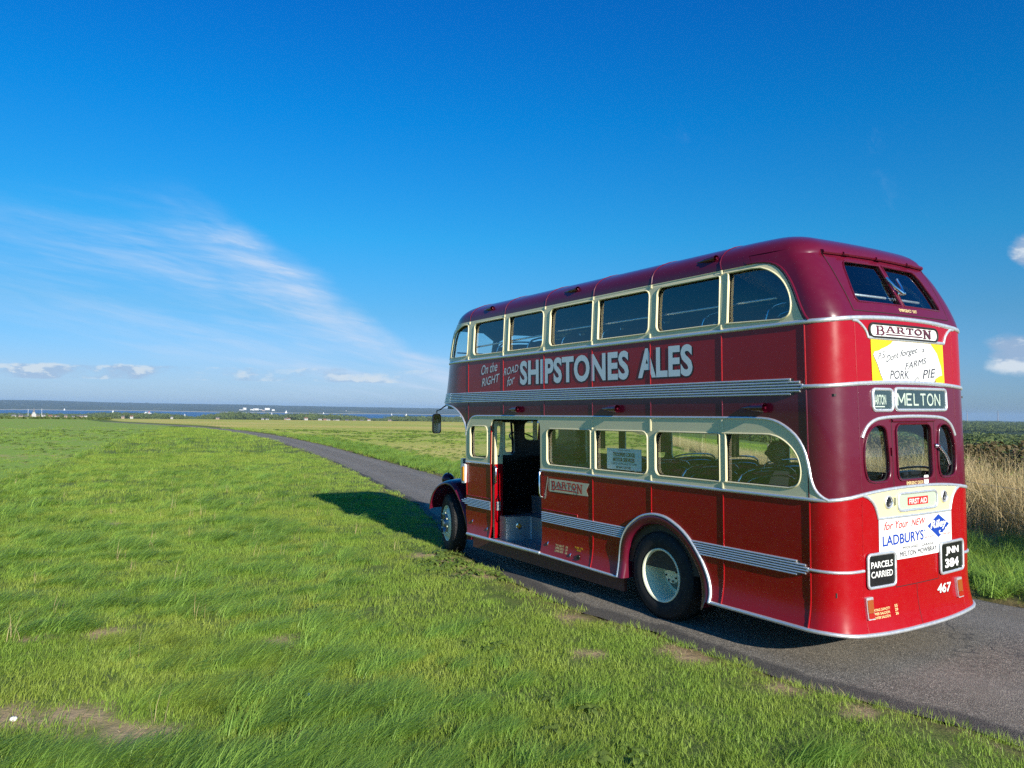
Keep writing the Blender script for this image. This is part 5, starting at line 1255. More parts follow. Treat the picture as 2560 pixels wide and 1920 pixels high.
# --- sea -----------------------------------------------------------------------
ZS = -50.0
wm, nt, b = mat('sea_water'); pos = N(nt, 'ShaderNodeNewGeometry').outputs['Position']
b.inputs['Base Color'].default_value = (.006, .055, .17, 1); b.inputs['Roughness'].default_value = .35; b.inputs['IOR'].default_value = 1.33; b.inputs['Specular IOR Level'].default_value = .25
bump(nt, b, noise(nt, pos, .05, 5, .6), .6, 6.)
aa = np.linspace(heading(-900), heading(1700), 60); V = []; F = []
for r in (2500, 3500, 5000, 7000, 12400):
    for q in aa: V.append((CW.x + r * cos(q), CW.y + r * sin(q), ZS))
n = len(aa)
for i in range(4):
    for k in range(n - 1): F.append((i * n + k, i * n + k + 1, (i + 1) * n + k + 1, (i + 1) * n + k))
se = mk('sea', V, F, wm); tag(se, kind='structure')
if se.data.polygons[0].normal.z < 0: se.data.flip_normals()
def at(px, r, z=None):
    """point at distance r in the direction of a photograph column"""
    q = heading(px); p = Vector((CW.x + r * cos(q), CW.y + r * sin(q), 0)); p.z = float(ground(p.x, p.y)) if z is None else z; return p
# --- hills across the water ------------------------------------------------------
ph = np.linspace(-700, 1900, 240); rows = [0, .02, .06, .12, .2, .3, .42, .55, .7, .85, 1.]; V = []; F = []; rsn = np.random.RandomState(9)
ridge = np.interp(ph, [-700, 0, 130, 250, 500, 560, 700, 900, 1100, 1400, 1900], [30, 30, 32, 22, 17, 19, 13, 8, 6, 3, 0]) + np.interp(ph, np.linspace(-700, 1900, 130), rsn.normal(0, .9, 130))
for t in rows:
    for i, x in enumerate(ph):
        r0 = 6450 + 250 * sin(x * .006) + 120 * sin(x * .021); r = r0 + t * 3600
        zz = ZS + .5 + (ridge[i] - ZS) * (t ** .62) + (3.5 * rsn.normal() if 0.03 < t < .98 else 0)
        p = at(x, r, zz + (.0 if t else -1)); V.append(tuple(p))
n = len(ph)
for i in range(len(rows) - 1):
    for k in range(n - 1): F.append((i * n + k, (i + 1) * n + k, (i + 1) * n + k + 1, i * n + k + 1))
hm, nt, b = mat('far_wooded_hills'); pos = N(nt, 'ShaderNodeNewGeometry').outputs['Position']
c = mixc(nt, ramp(nt, noise(nt, pos, .006, 6, .7), [(.35, 0.), (.65, 1.)]), (.022, .040, .016), (.060, .080, .028))
mpx = N(nt, 'ShaderNodeMapping'); nt.links.new(pos, mpx.inputs[0]); mpx.inputs['Scale'].default_value = (1, 1, 4.)
c = mixc(nt, ramp(nt, noise(nt, mpx.outputs[0], .0032, 5, .6), [(.60, 0.), (.68, .8)]), c, (.20, .19, .09))
sep = N(nt, 'ShaderNodeSeparateXYZ'); nt.links.new(pos, sep.inputs[0])
c = mixc(nt, ramp(nt, math_(nt, 'MULTIPLY', math_(nt, 'ADD', sep.outputs[2], 50.), .1), [(.25, 1.), (.5, 0.)]), c, (.42, .38, .28))
nt.links.new(c, b.inputs['Base Color']); b.inputs['Roughness'].default_value = 1.
hl = mk('hills', V, F, hm, None, 180); tag(hl, kind='structure')
if sum(p.normal.z for p in hl.data.polygons) < 0: hl.data.flip_normals()
# --- pale buildings of the far shore, and the town on this side -------------------
WALLW = simple('white_render', (.60, .59, .56), .7); WALLG = simple('pale_render', (.40, .39, .37), .8); WALLB = simple('buff_brick', (.30, .22, .17), .8); ROOFG = simple('slate_roof', (.10, .10, .11), .7); ROOFR = simple('tile_roof', (.22, .10, .06), .8)
DARKW = simple('dark_window', (.02, .025, .03), .2)
def house(p, w, d, h, rot, wall, roof, name='house', rh=None, wins=2):
    o = bpy.data.objects.new(name, None); COL.objects.link(o); o.location = p; o.rotation_euler = (0, 0, rot)
    mb = MB(); mb.box(-w / 2, w / 2, -d / 2, d / 2, -3, h); mb.out('wall', wall, o)
    rh = d * .38 if rh is None else rh; e = .3
    mb = MB(); mb.add([(-w / 2 - e, -d / 2 - e, h - .1), (w / 2 + e, -d / 2 - e, h - .1), (w / 2 + e, d / 2 + e, h - .1), (-w / 2 - e, d / 2 + e, h - .1), (-w / 2 - e, 0, h + rh), (w / 2 + e, 0, h + rh)], [(0, 1, 5, 4), (2, 3, 4, 5), (0, 4, 3), (1, 2, 5), (3, 2, 1, 0)]); mb.out('roof', roof, o)
    for k in range(wins):
        for fl in range(max(1, int(h // 3))):
            x = -w / 2 + w * (k + .5) / wins
            for sy in (-1, 1):
                mb = MB(); mb.box(x - .6, x + .6, sy * (d / 2 + .03) - .03, sy * (d / 2 + .03) + .03, 1 + fl * 2.9, 2.3 + fl * 2.9); mb.out('window', DARKW, o)
    return o
rsn = np.random.RandomState(21)
def lineofsight(px, py, r): d = pray(px, py); k = r / math.hypot(d.x, d.y); return CW + d * k
for i, (px, w, wall) in enumerate([(604, 34, 0), (612, 26, 0), (620, 38, 0), (631, 30, 0), (640, 44, 0), (652, 30, 0), (659, 24, 1), (668, 40, 0), (676, 26, 0), (683, 22, 0), (750, 30, 0), (862, 34, 0), (874, 26, 1)]):
    p = at(px, 6650 + 150 * (i % 3), ZS + 6 + 5 * (i % 2)); h = (16, 26, 14)[i % 3] if px < 700 else 12
    house(p, w, 18, h, heading(px) + pi / 2 + rsn.uniform(-.3, .3), WALLW if wall == 0 else WALLB, ROOFG, 'shore_building', 2, 4)
    o = bpy.data.objects[-1] if 0 else [q for q in bpy.data.objects if q.name.startswith('shore_building') and q.parent is None][-1]
for o in [q for q in COL.objects if q.name.startswith('shore_building')]: tag(o, 'small white building in the pale cluster along the far shore across the water', 'building', 'pale buildings on the far shore')
for i, px in enumerate([35, 52, 66, 82, 96, 110, 126, 142, 146, 165, 183, 196, 205, 214, 308, 330, 430, 545, 657, 668, 716, 722, 765, 800, 812, 822, 836, 845, 868, 886, 905, 922, 975, 1098]):
    r = rsn.uniform(1560, 1680); p = at(px, r); p.z = lineofsight(px, np.interp(px, [0, 200, 400, 560, 1100], [1042, 1042, 1046, 1047, 1054]), r).z + rsn.uniform(-2.2, .6)
    o = house(p, rsn.uniform(4, 7), rsn.uniform(4, 5), rsn.choice([2.0, 3.0]), heading(px) + pi / 2 + rsn.uniform(-.6, .6), WALLG if rsn.rand() < .5 else WALLB, ROOFG if rsn.rand() < .7 else ROOFR, wins=1)
    tag(o, 'small house among the trees of the shore town beyond the green field', 'house', 'houses of the shore town')
# church with its spire
cp = at(85, 1500); cp.z = lineofsight(85, 1042, 1500).z
ch = bpy.data.objects.new('church', None); COL.objects.link(ch); ch.location = cp; ch.scale = (.62, .62, .62); tag(ch, 'church with pointed spire rising over the shore town rooftops', 'church')
mb = MB(); mb.box(-14, 6, -5, 5, -4, 7); mb.add([(-14, -5.5, 7), (6, -5.5, 7), (6, 5.5, 7), (-14, 5.5, 7), (-14, 0, 12), (6, 0, 12)], [(0, 1, 5, 4), (2, 3, 4, 5), (0, 4, 3), (1, 2, 5)]); mb.out('nave', WALLG, ch)
mb = MB(); mb.box(6, 12, -3, 3, -4, 12); mb.out('tower', WALLG, ch)
mb = MB(); mb.add([(6, -3, 12), (12, -3, 12), (12, 3, 12), (6, 3, 12), (9, 0, 25)], [(0, 1, 4), (1, 2, 4), (2, 3, 4), (3, 0, 4)]); mb.out('spire', ROOFG, ch)
# sailing boats and the ferry
SAIL = simple('white_sailcloth', (.82, .82, .80), .8); HULL = simple('white_hull', (.75, .76, .77), .4); HULLB = simple('blue_hull', (.03, .06, .16), .4); FUN = simple('pale_red_funnel', (.45, .10, .06), .5)
ORD = ['first', 'second', 'third', 'fourth', 'fifth', 'sixth', 'seventh', 'eighth', 'ninth', 'tenth', 'eleventh', 'twelfth', 'thirteenth', 'fourteenth']
def boat(px, py, s, ang_, hull):
    d = pray(px, py); k = (ZS - CW.z) / d.z; p = CW + d * k
    o = bpy.data.objects.new('sailing_boat', None); COL.objects.link(o); o.location = p; o.rotation_euler = (0, 0, heading(px) + pi / 2 + ang_); o.scale = (s, s, s)
    mb = MB(); mb.add([(-5, -1, 1.2), (-5, 1, 1.2), (1, 1.6, 1.2), (1, -1.6, 1.2), (6, 0, 1.6), (-4.5, -.6, -.2), (-4.5, .6, -.2), (1, .8, -.2), (1, -.8, -.2), (5, 0, -.2)], [(0, 1, 2, 4, 3), (0, 5, 6, 1), (1, 6, 7, 2), (2, 7, 9, 4), (4, 9, 8, 3), (3, 8, 5, 0)]); mb.out('hull', hull, o)
    mb = MB(); mb.tube([(.6, 0, 1), (.6, 0, 15.5)], .12, 6); mb.out('mast', HULL, o)
    for nm, tri in (('mainsail', [(.4, 0, 2.6), (-4.8, .5, 2.6), (-1.8, .5, 8), (.4, 0, 15)]), ('jib', [(.8, 0, 13), (5.6, 0, 1.8), (1.4, .5, 2.4)])):
        m_ = len(tri); mb = MB(); mb.add(tri + [(x, y + .08, z) for x, y, z in tri], [tuple(range(m_)), tuple(range(m_, 2 * m_))[::-1]] + [(i, (i + 1) % m_, m_ + (i + 1) % m_, m_ + i) for i in range(m_)]); mb.out(nm, SAIL, o)
    return o
for i, (px, py, s, q, hl_) in enumerate([(161, 1026, 1.1, .2, HULL), (282, 1033.5, 1.3, 2.9, HULL), (462, 1043, 1.0, .3, HULL), (693, 1031.5, .9, .3, HULL), (715.5, 1033, 1.6, .1, HULL), (679, 1039.5, 1.3, 3.0, HULL), (642, 1040.5, .9, .2, HULL), (809, 1034.5, 1.0, .4, HULL), (979, 1038.5, 1.1, 2.8, HULL), (1016, 1041, 1.3, .2, HULL), (1151, 1043, 1.0, .2, HULL)]):
    o = boat(px, py, s, q, hl_); tag(o, ORD[sorted([161, 282, 462, 693, 715.5, 679, 642, 809, 979, 1016, 1151]).index(px)] + ' tiny white-sailed yacht from the left on the blue strait', 'sailing boat', 'yachts on the strait')
fp = lineofsight(370, 1035, 4050); fp.z = ZS
fe = bpy.data.objects.new('ferry', None); COL.objects.link(fe); fe.location = fp; fe.rotation_euler = (0, 0, heading(370) + pi / 2 - .35); fe.scale = (.72, .72, .72); tag(fe, 'large white car ferry crossing the strait behind the dark tree belt', 'ferry')
mb = MB(); mb.add([(-24, -8, 0), (24, -8, 0), (31, 0, 0), (24, 8, 0), (-24, 8, 0), (-25, -9, 9), (26, -9, 9), (36, 0, 10), (26, 9, 9), (-25, 9, 9)], [(5, 6, 7, 8, 9), (0, 1, 6, 5), (1, 2, 7, 6), (2, 3, 8, 7), (3, 4, 9, 8), (4, 0, 5, 9)]); mb.out('hull', HULL, fe)
mb = MB(); mb.box(-23, 24, -8.5, 8.5, 9, 15); mb.box(-17, 20, -7.5, 7.5, 15, 19); mb.out('superstructure', HULL, fe)
mb = MB(); mb.box(10, 17, -8, 8, 19, 23); mb.out('bridge', HULL, fe)
mb = MB(); mb.box(-11, -4, -3, 3, 19, 27); mb.out('funnel', FUN, fe)
for z in (11.2, 12.9, 16.6):
    for sy in (-1, 1): mb = MB(); mb.box(-20, 19 if z < 16 else 17, sy * (8.55 if z < 16 else 7.55) - .06, sy * (8.55 if z < 16 else 7.55) + .06, z, z + .9); mb.out('window_row', DARKW, fe)
mb = MB(); mb.tube([(4, 0, 19), (4, 0, 30)], .4, 6); mb.out('mast', HULL, fe)
MASTM = simple('grey_lattice', (.25, .25, .27), .6)
for px, h in ((2418, 46), (2495, 44)):
    p = lineofsight(px, 1052, 4100); o = bpy.data.objects.new('radio_mast', None); COL.objects.link(o); o.location = p
    mb = MB(); mb.tube([(0, 0, -8), (0, 0, h * .6), (0, 0, h)], [2.2, 1.4, .8], 6); mb.out('lattice_column', MASTM, o)
    for z in (h * .7, h * .9): mb = MB(); mb.box(-3, 3, -.5, .5, z, z + 1.2); mb.out('cross_arm', MASTM, o)
    tag(o, 'thin grey mast on the wooded skyline ' + ('right beside the bus tail' if px < 2450 else 'away from the bus'), 'mast', 'masts on the skyline')
for px, h in ((70, 13), (104, 14)):
    p = lineofsight(px, 1041, 1600); o = bpy.data.objects.new('flag_mast', None); COL.objects.link(o); o.location = p
    mb = MB(); mb.tube([(0, 0, -4), (0, 0, h)], [.3, .2], 6); mb.out('pole', HULL, o); mb = MB(); mb.box(-3.5, 3.5, -.2, .2, h * .62, h * .62 + .5); mb.out('yard', HULL, o)
    tag(o, 'pale mast standing ' + ('beside' if px < 90 else 'just past') + ' the church in the shore town', 'mast', 'masts in the shore town')

# ================================================================== vegetation
def leafmat(name, c0, c1, c2, trans=.35, rough=.5, hue_by='tint', spec=.25, noise_scale=.8):
    """blade or leaf: colour from the plant's own tint, patches over the ground and each blade; light shines through"""
    m = bpy.data.materials.new(name); m.use_nodes = True; nt = m.node_tree
    b = nt.nodes['Principled BSDF']; o = nt.nodes['Material Output']
    g = N(nt, 'ShaderNodeNewGeometry'); t = att(nt, 'tint', 'INSTANCER')
    f = math_(nt, 'ADD', math_(nt, 'MULTIPLY', t, .45), math_(nt, 'MULTIPLY', g.outputs['Random Per Island'], .55))
    c = mixc(nt, ramp(nt, f, [(.1, 0.), (.75, 1.)]), c0, c1)
    c = mixc(nt, ramp(nt, noise(nt, g.outputs['Position'], noise_scale, 4, .6), [(.42, 0.), (.72, .75)]), c, c2)
    nt.links.new(c, b.inputs['Base Color']); b.inputs['Roughness'].default_value = rough; b.inputs['Specular IOR Level'].default_value = spec
    tr = N(nt, 'ShaderNodeBsdfTranslucent'); nt.links.new(mixc(nt, 1., c, (1.0, 1.0, .55), 'MULTIPLY'), tr.inputs[0])
    mx = N(nt, 'ShaderNodeMixShader'); mx.inputs[0].default_value = trans
    nt.links.new(b.outputs[0], mx.inputs[1]); nt.links.new(tr.outputs[0], mx.inputs[2]); nt.links.new(mx.outputs[0], o.inputs[0])
    return m
GRASSM = leafmat('meadow_grass', (.10, .20, .024), (.34, .49, .075), (.42, .46, .085), .42, .5, spec=.25)
LUSH = leafmat('lush_grass', (.10, .22, .030), (.40, .60, .11), (.31, .48, .085), .45, .45, spec=.35)
WEED = leafmat('weed_leaf', (.11, .19, .03), (.20, .28, .055), (.16, .20, .06), .30, .55)
STRAW = leafmat('dry_straw', (.46, .34, .17), (.66, .54, .32), (.54, .42, .22), .25, .8, spec=.1)
SPROUT = leafmat('sprouting_crop', (.14, .26, .03), (.27, .42, .05), (.28, .35, .06), .38)
BRAMB = leafmat('bramble_leaf', (.075, .068, .026), (.20, .15, .075), (.24, .17, .09), .2, .6)
TREEL = leafmat('tree_leaf', (.065, .10, .03), (.13, .18, .05), (.15, .17, .06), .2, .7)
LIB = bpy.data.collections.new('plant_library')                       # sources for scattering, never linked to the scene
def blades(name, n, rad, h0, h1, w, lean, m, seg=3, spread=.5, seed=0, curl=.6, flat=0.):
    """a tuft: n tapered blades, leaning along +x with the wind"""
    r = np.random.RandomState(seed); V = []; F = []
    for i in range(n):
        q = r.uniform(0, 2 * pi); d = rad * sqrt(r.uniform()); bx, by = d * cos(q), d * sin(q)
        h = r.uniform(h0, h1); a = r.normal(0, spread); ln = lean * r.uniform(.5, 1.3); dx, dy = cos(a) * ln, sin(a) * ln + r.normal(0, .18)
        dx += r.normal(0, .18); L = math.hypot(dx, dy) or 1; px_, py_ = -dy / L, dx / L
        tw = r.uniform(-.9, .9); px_, py_ = px_ * cos(tw) - py_ * sin(tw), px_ * sin(tw) + py_ * cos(tw); ww_ = w * r.uniform(.6, 1.25); k = len(V)
        for s in range(seg + 1):
            t = s / seg; b_ = t * t * curl + t * (1 - curl); x = bx + dx * h * b_; y = by + dy * h * b_; z = h * (t - .32 * ln * t * t) * (1 - flat) - .01
            hw = ww_ * (1 - t ** 1.6) / 2
            if s < seg: V += [(x + px_ * hw, y + py_ * hw, z), (x - px_ * hw, y - py_ * hw, z)]
            else: V.append((x, y, z))
        for s in range(seg - 1): F.append((k + 2 * s, k + 2 * s + 1, k + 2 * s + 3, k + 2 * s + 2))
        F.append((k + 2 * seg - 2, k + 2 * seg - 1, k + 2 * seg))
    return lib(name, V, F, m)
def lib(name, V, F, m):
    me = bpy.data.meshes.new(name); me.from_pydata(V, [], F); me.materials.append(m); me.polygons.foreach_set('use_smooth', [True] * len(F))
    o = bpy.data.objects.new(name, me); return o
def leaves(name, n, shape, size, m, seed=0, flatness=1.):
    """n small leaf faces spread through a volume; shape(r) gives a position and an outward direction"""
    r = np.random.RandomState(seed); V = []; F = []
    for i in range(n):
        p, nrm = shape(r); nrm = Vector(nrm) + Vector(r.normal(0, .5, 3)) * flatness; nrm.normalize(); u = nrm.orthogonal().normalized(); a = r.uniform(0, 2 * pi)
        u = u * cos(a) + nrm.cross(u) * sin(a); v = nrm.cross(u); s = size * r.uniform(.6, 1.4); k = len(V); p = Vector(p)
        V += [tuple(p - u * s), tuple(p + v * s * .55), tuple(p + u * s), tuple(p - v * s * .55)]; F.append((k, k + 1, k + 2, k + 3))
    return lib(name, V, F, m)
def scatter(name, srcs, P, rot, scl, tintv, pick):
    """real plants set out by geometry nodes on given points"""
    me = bpy.data.meshes.new(name); me.from_pydata([tuple(p) for p in P], [], [])
    n = len(P)
    a = me.attributes.new('turn', 'FLOAT_VECTOR', 'POINT'); a.data.foreach_set('vector', np.asarray(rot, np.float32).ravel())
    a = me.attributes.new('size', 'FLOAT_VECTOR', 'POINT'); s_ = np.asarray(scl, np.float32); s_ = np.repeat(s_[:, None], 3, 1) if s_.ndim == 1 else s_; a.data.foreach_set('vector', s_.ravel())
    a = me.attributes.new('tint', 'FLOAT', 'POINT'); a.data.foreach_set('value', np.asarray(tintv, np.float32))
    a = me.attributes.new('pick', 'INT', 'POINT'); a.data.foreach_set('value', np.asarray(pick, np.int32))
    o = bpy.data.objects.new(name, me); COL.objects.link(o)
    col = bpy.data.collections.new(name + '_source'); [col.objects.link(s) for s in srcs]
    ng = bpy.data.node_groups.new(name, 'GeometryNodeTree'); ng.interface.new_socket('Geometry', in_out='INPUT', socket_type='NodeSocketGeometry'); ng.interface.new_socket('Geometry', in_out='OUTPUT', socket_type='NodeSocketGeometry')
    gi = ng.nodes.new('NodeGroupInput'); go = ng.nodes.new('NodeGroupOutput'); ip = ng.nodes.new('GeometryNodeInstanceOnPoints'); ci = ng.nodes.new('GeometryNodeCollectionInfo')
    ci.inputs['Collection'].default_value = col; ci.inputs['Separate Children'].default_value = True; ci.inputs['Reset Children'].default_value = True
    def na(nm, ty): q = ng.nodes.new('GeometryNodeInputNamedAttribute'); q.data_type = ty; q.inputs['Name'].default_value = nm; return q.outputs['Attribute']
    er = ng.nodes.new('FunctionNodeEulerToRotation'); ng.links.new(na('turn', 'FLOAT_VECTOR'), er.inputs[0])
    ng.links.new(gi.outputs[0], ip.inputs['Points']); ng.links.new(ci.outputs[0], ip.inputs['Instance']); ip.inputs['Pick Instance'].default_value = True
    ng.links.new(na('pick', 'INT'), ip.inputs['Instance Index']); ng.links.new(er.outputs[0], ip.inputs['Rotation']); ng.links.new(na('size', 'FLOAT_VECTOR'), ip.inputs['Scale'])
    ng.links.new(ip.outputs[0], go.inputs[0])
    md = o.modifiers.new('scatter', 'NODES'); md.node_group = ng
    return tag(o, kind='stuff')
rg = np.random.RandomState(33)
def fan(n, r0, r1, a0=-.62, a1=.62, power=1.):
    """points over the wedge the camera looks into, evenly by area (power 1)"""
    q = rg.uniform(a0, a1, n) + h0; r = np.sqrt(rg.uniform(r0 ** 2, r1 ** 2, n)) if power == 1 else r0 * (r1 / r0) ** rg.uniform(0, 1, n)
    return CW.x + r * np.cos(q), CW.y + r * np.sin(q), r
WIND = heading(1280) - R_(62)                    # the wind lays the grass over to the right and a little away
# patches: lush long tufts, cropped turf, bare and dry spots
def patch(x, y): return vnoise(x, y, .75, 41) * .6 + vnoise(x, y, .33, 42) * .4
def dryp(x, y): return vnoise(x, y, 1.1, 51) * .6 + vnoise(x, y, .4, 52) * .5
def clump(x, y): return .8 * vnoise(x, y, .19, 61) + .6 * vnoise(x, y, .09, 62) + .35 * vnoise(x, y, .6, 63)
short = [blades('turf_tuft', 46, .17, .035, .095, .006, .6, GRASSM, 2, .9, 100 + i) for i in range(5)]
longs = [blades('long_tuft', 62, .15, .15, .36, .0085, 1.35, LUSH, 4, .35, 120 + i) for i in range(5)]
longy = [blades('pale_tuft', 52, .13, .14, .32, .0085, 1.35, GRASSM, 4, .4, 130 + i) for i in range(3)]
drys = [blades('straw_tuft', 42, .13, .03, .11, .0035, 1.2, STRAW, 2, 1.4, 140 + i, flat=.5) for i in range(3)]
def rosette(seed):
    r = np.random.RandomState(seed); V = []; F = []
    for i in range(9):
        a = i * 2.4 + r.normal(0, .3); L = r.uniform(.05, .11); w = L * .22; k = len(V)
        for t, hw in ((0, .15), (.3, .8), (.65, 1.), (.9, .55)):
            x, y, z = cos(a) * L * t, sin(a) * L * t, .012 + .05 * t * (1 - t) * 2 + r.normal(0, .003)
            V += [(x - sin(a) * w * hw, y + cos(a) * w * hw, z), (x + sin(a) * w * hw, y - cos(a) * w * hw, z)]
        V.append((cos(a) * L, sin(a) * L, .008)); F += [(k, k + 1, k + 3, k + 2), (k + 2, k + 3, k + 5, k + 4), (k + 4, k + 5, k + 7, k + 6), (k + 6, k + 7, k + 8)]
    return lib('weed_rosette', V, F, WEED)
weeds = [rosette(150 + i) for i in range(3)]
src = short + longs + longy + drys + weeds + [blades('dead_stalk', 5, .06, .18, .40, .0045, .5, STRAW, 3, .9, 155)]          # indices 0-4, 5-9, 10-12, 13-15, 16-18
names_sorted = sorted(range(len(src)), key=lambda i: src[i].name); order = {i: k for k, i in enumerate(names_sorted)}   # collection children come by name
def lay(x, y, r, kinds, k0, tb=0., dens=1., hs=1.):
    pass
PX, PY, PZ, RT, SC, TI, PK = [], [], [], [], [], [], []
def put(x, y, sc, tint_, pick, lean_sd=.35, tilt=0.):
    z = ground(x, y) - .004; n = len(x)
    PX.append(np.stack([x, y, z], 1)); RT.append(np.stack([rg.normal(0, .06, n), rg.normal(tilt, .06, n), WIND + rg.normal(0, lean_sd, n)], 1)); SC.append(sc); TI.append(tint_); PK.append(pick)
for (n, r0, r1, s0_) in ((5200, 1.6, 8, .85), (11000, 8, 20, 1.05), (12000, 20, 45, 1.6), (12000, 45, 110, 2.7)):
    x, y, r = fan(n, r0, r1); sdv = side_dist(x, y); lc = np.where(y > edge_l(x), left_crop(x, y), -9); bk = bank(x, y); rightside = y < edge_r(x)
    infield = rightside & (sdv > 2.4 + rg.normal(0, .3, n)) & (bk < -1.) & (x > 3); incrop = lc > rg.normal(.2, .5, n)
    dp = dryp(x, y); keep = (sdv > .04) & (rg.rand(n) > bare(x, y) * 1.1) & ~infield & ~(incrop & (rg.rand(n) < .93)) & ~((sdv < .35) & (rg.rand(n) < .45)) & ~((dp > .62) & (rg.rand(n) < .75)) & ~((bk > -1.2) & (bk < 1.5) & rightside)
    x, y, r, sdv, dp = (q[keep] for q in (x, y, r, sdv, dp)); n = len(x)
    near_edge = np.exp(-(sdv / 1.6) ** 2); pk = rg.randint(0, 5, n)
    put(x, y, s0_ * rg.uniform(.75, 1.25, n) * (1 - .25 * near_edge), np.clip(.5 + .45 * patch(x, y) + rg.normal(0, .12, n) + .25 * near_edge, 0, 1), pk, .7)
for (n, r0, r1, s0_) in ((2600, 1.7, 7, .95), (5200, 7, 16, 1.05), (3600, 16, 34, 1.35), (1500, 34, 80, 1.8)):
    x, y, r = fan(n, r0, r1); sdv = side_dist(x, y); lc = left_crop(x, y)
    c_ = clump(x, y) + .35 * patch(x, y)
    keep = (y > edge_l(x)) & (sdv > 1.2 + rg.normal(0, .4, n)) & (lc < .4) & (rg.rand(n) > bare(x, y) * 1.3) & (c_ > .02 + .75 * np.exp(-(sdv / 2.2) ** 2)); x, y, c_, sdv, r = x[keep], y[keep], c_[keep], sdv[keep], r[keep]; n = len(x)
    yl = (patch(x + 7, y) > .35) & (rg.rand(n) < .8); pk = np.where(yl, rg.randint(10, 13, n), rg.randint(5, 10, n))
    put(x, y, s0_ * rg.uniform(.65, 1.1, n) * np.clip(.55 + .5 * c_, .45, 1.1) * np.clip(.55 + .12 * sdv, .5, 1.), np.clip(.45 + .4 * patch(x, y) + rg.normal(0, .15, n), 0, 1), pk, .42)
# right-hand verge: longer rough grass
n = 5200; x = rg.uniform(-14, 60, n); y = edge_r(x) - rg.exponential(2.6, n) - .15; bk = bank(x, y); keep = (bk < .6) & ((edge_r(x) - y < 2.6 + rg.normal(0, .3, n)) | (bk > -2.8) | (x < 3)); x, y = x[keep], y[keep]; n = len(x)
put(x, y, rg.uniform(.7, 1.25, n), np.clip(.5 + .5 * patch(x, y), 0, 1), np.where(rg.rand(n) < .6, rg.randint(5, 10, n), np.where(rg.rand(n) < .75, rg.randint(10, 13, n), rg.randint(13, 16, n))), .9)
# straw in the bare spots and along the tarmac, weeds by the front wheel and in the verge
n = 6000; x, y, r = fan(n, 1.6, 26); sdv = side_dist(x, y); keep = (sdv > .05) & ((dryp(x, y) > .50) | (bare(x, y) > .3) | ((sdv < .5) & (rg.rand(n) < .55))) & (y > edge_l(x) - .1) & (left_crop(x, y) < 0); x, y = x[keep], y[keep]; n = len(x)
put(x, y, rg.uniform(.6, 1.2, n), rg.rand(n), rg.randint(13, 16, n), 3.)
n = 5000; x, y, r = fan(n, 1.6, 24); sdv = side_dist(x, y); keep = (sdv > .1) & ((vnoise(x, y, .35, 71) > .50) | ((np.hypot(x - 6.2, y - 1.6) < 1.3) & (rg.rand(n) < .02))) & (y > edge_l(x)); x, y = x[keep], y[keep]; n = len(x)
put(x, y, rg.uniform(.5, 1.15, n), rg.rand(n), rg.randint(16, 19, n), 3.)
n = 60; q = rg.normal(0, 1, (n, 2)); x = 6.0 + q[:, 0] * .9; y = np.maximum(edge_l(x) + .12, 1.55 + q[:, 1] * .28 - .12 * (x - 6)); put(x, y, rg.uniform(.7, 1.4, n), rg.rand(n), rg.randint(16, 19, n), 3.)
n = 260; x, y, r = fan(n, 2.6, 30); sdv = side_dist(x, y); keep = (sdv > .8) & (y > edge_l(x)) & (vnoise(x, y, 1.4, 73) > -.1); x, y = x[keep], y[keep]; n = len(x)
put(x, y, rg.uniform(.6, 1.3, n), rg.rand(n), np.full(n, 19), .5)
cat = np.concatenate
P, RT, SC, TI, PK = cat(PX), cat(RT), cat(SC), cat(TI), cat(PK)
# the front wheel and the ground under the bus stay clear
bl = np.array([[*(MI @ Vector(p))] for p in P]); ok = ~((np.abs(bl[:, 1]) < 1.12) & (bl[:, 0] > -.2) & (bl[:, 0] < 6.6)) & ~((np.hypot(bl[:, 0] - 7.09, bl[:, 1] - .9) < .34))
P, RT, SC, TI, PK = P[ok], RT[ok], SC[ok], TI[ok], PK[ok]; PK = np.array([order[i] for i in PK])
scatter('verge_grass', src, P, RT, SC, TI, PK)
# drilled rows of sprouting crop: left field by rows, right field thin
sp = [blades('crop_sprout', 26, .20, .03, .085, .007, .5, SPROUT, 2, 2.2, 160 + i) for i in range(3)] + [rosette(170 + i) for i in range(2)]
so = {i: k for k, i in enumerate(sorted(range(5), key=lambda i: sp[i].name))}
x, y, r = fan(26000, 6, 95); lc = left_crop(x, y); keep = (y > edge_l(x)) & (lc > 0) & (vnoise(x, y, .9, 81) + .35 * np.sin(lc * 2 * pi / 1.3) + .3 * vnoise(x, y, .3, 82) > -.05); keep &= rg.rand(len(x)) < .62; xa, ya, ra = x[keep], y[keep], r[keep]
x, y, r = fan(30000, 14, 100, -.3, .75); bk = bank(x, y); sdv = edge_r(x) - y; keep = (sdv > 2.3) & (bk < -1.) & (x > 4) & (vnoise(x, y, 2.2, 83) * .6 + vnoise(x, y, .6, 84) * .5 + .2 * np.sin((x * .2 + y) * 2 * pi / 1.4) > .0); xb, yb, rb = x[keep], y[keep], r[keep]
x, y, r = cat([xa, xb]), cat([ya, yb]), cat([ra, rb]); n = len(x); z = ground(x, y)
scatter('sprouting_crop', sp, np.stack([x, y, z], 1), np.stack([np.zeros(n), np.zeros(n), rg.uniform(0, 6.3, n)], 1), rg.uniform(.6, 1.15, n) * np.clip(r / 30, .8, 2.2), np.clip(.5 + .4 * vnoise(x, y, 3, 85), 0, 1), np.array([so[i] for i in rg.randint(0, 5, n)]))
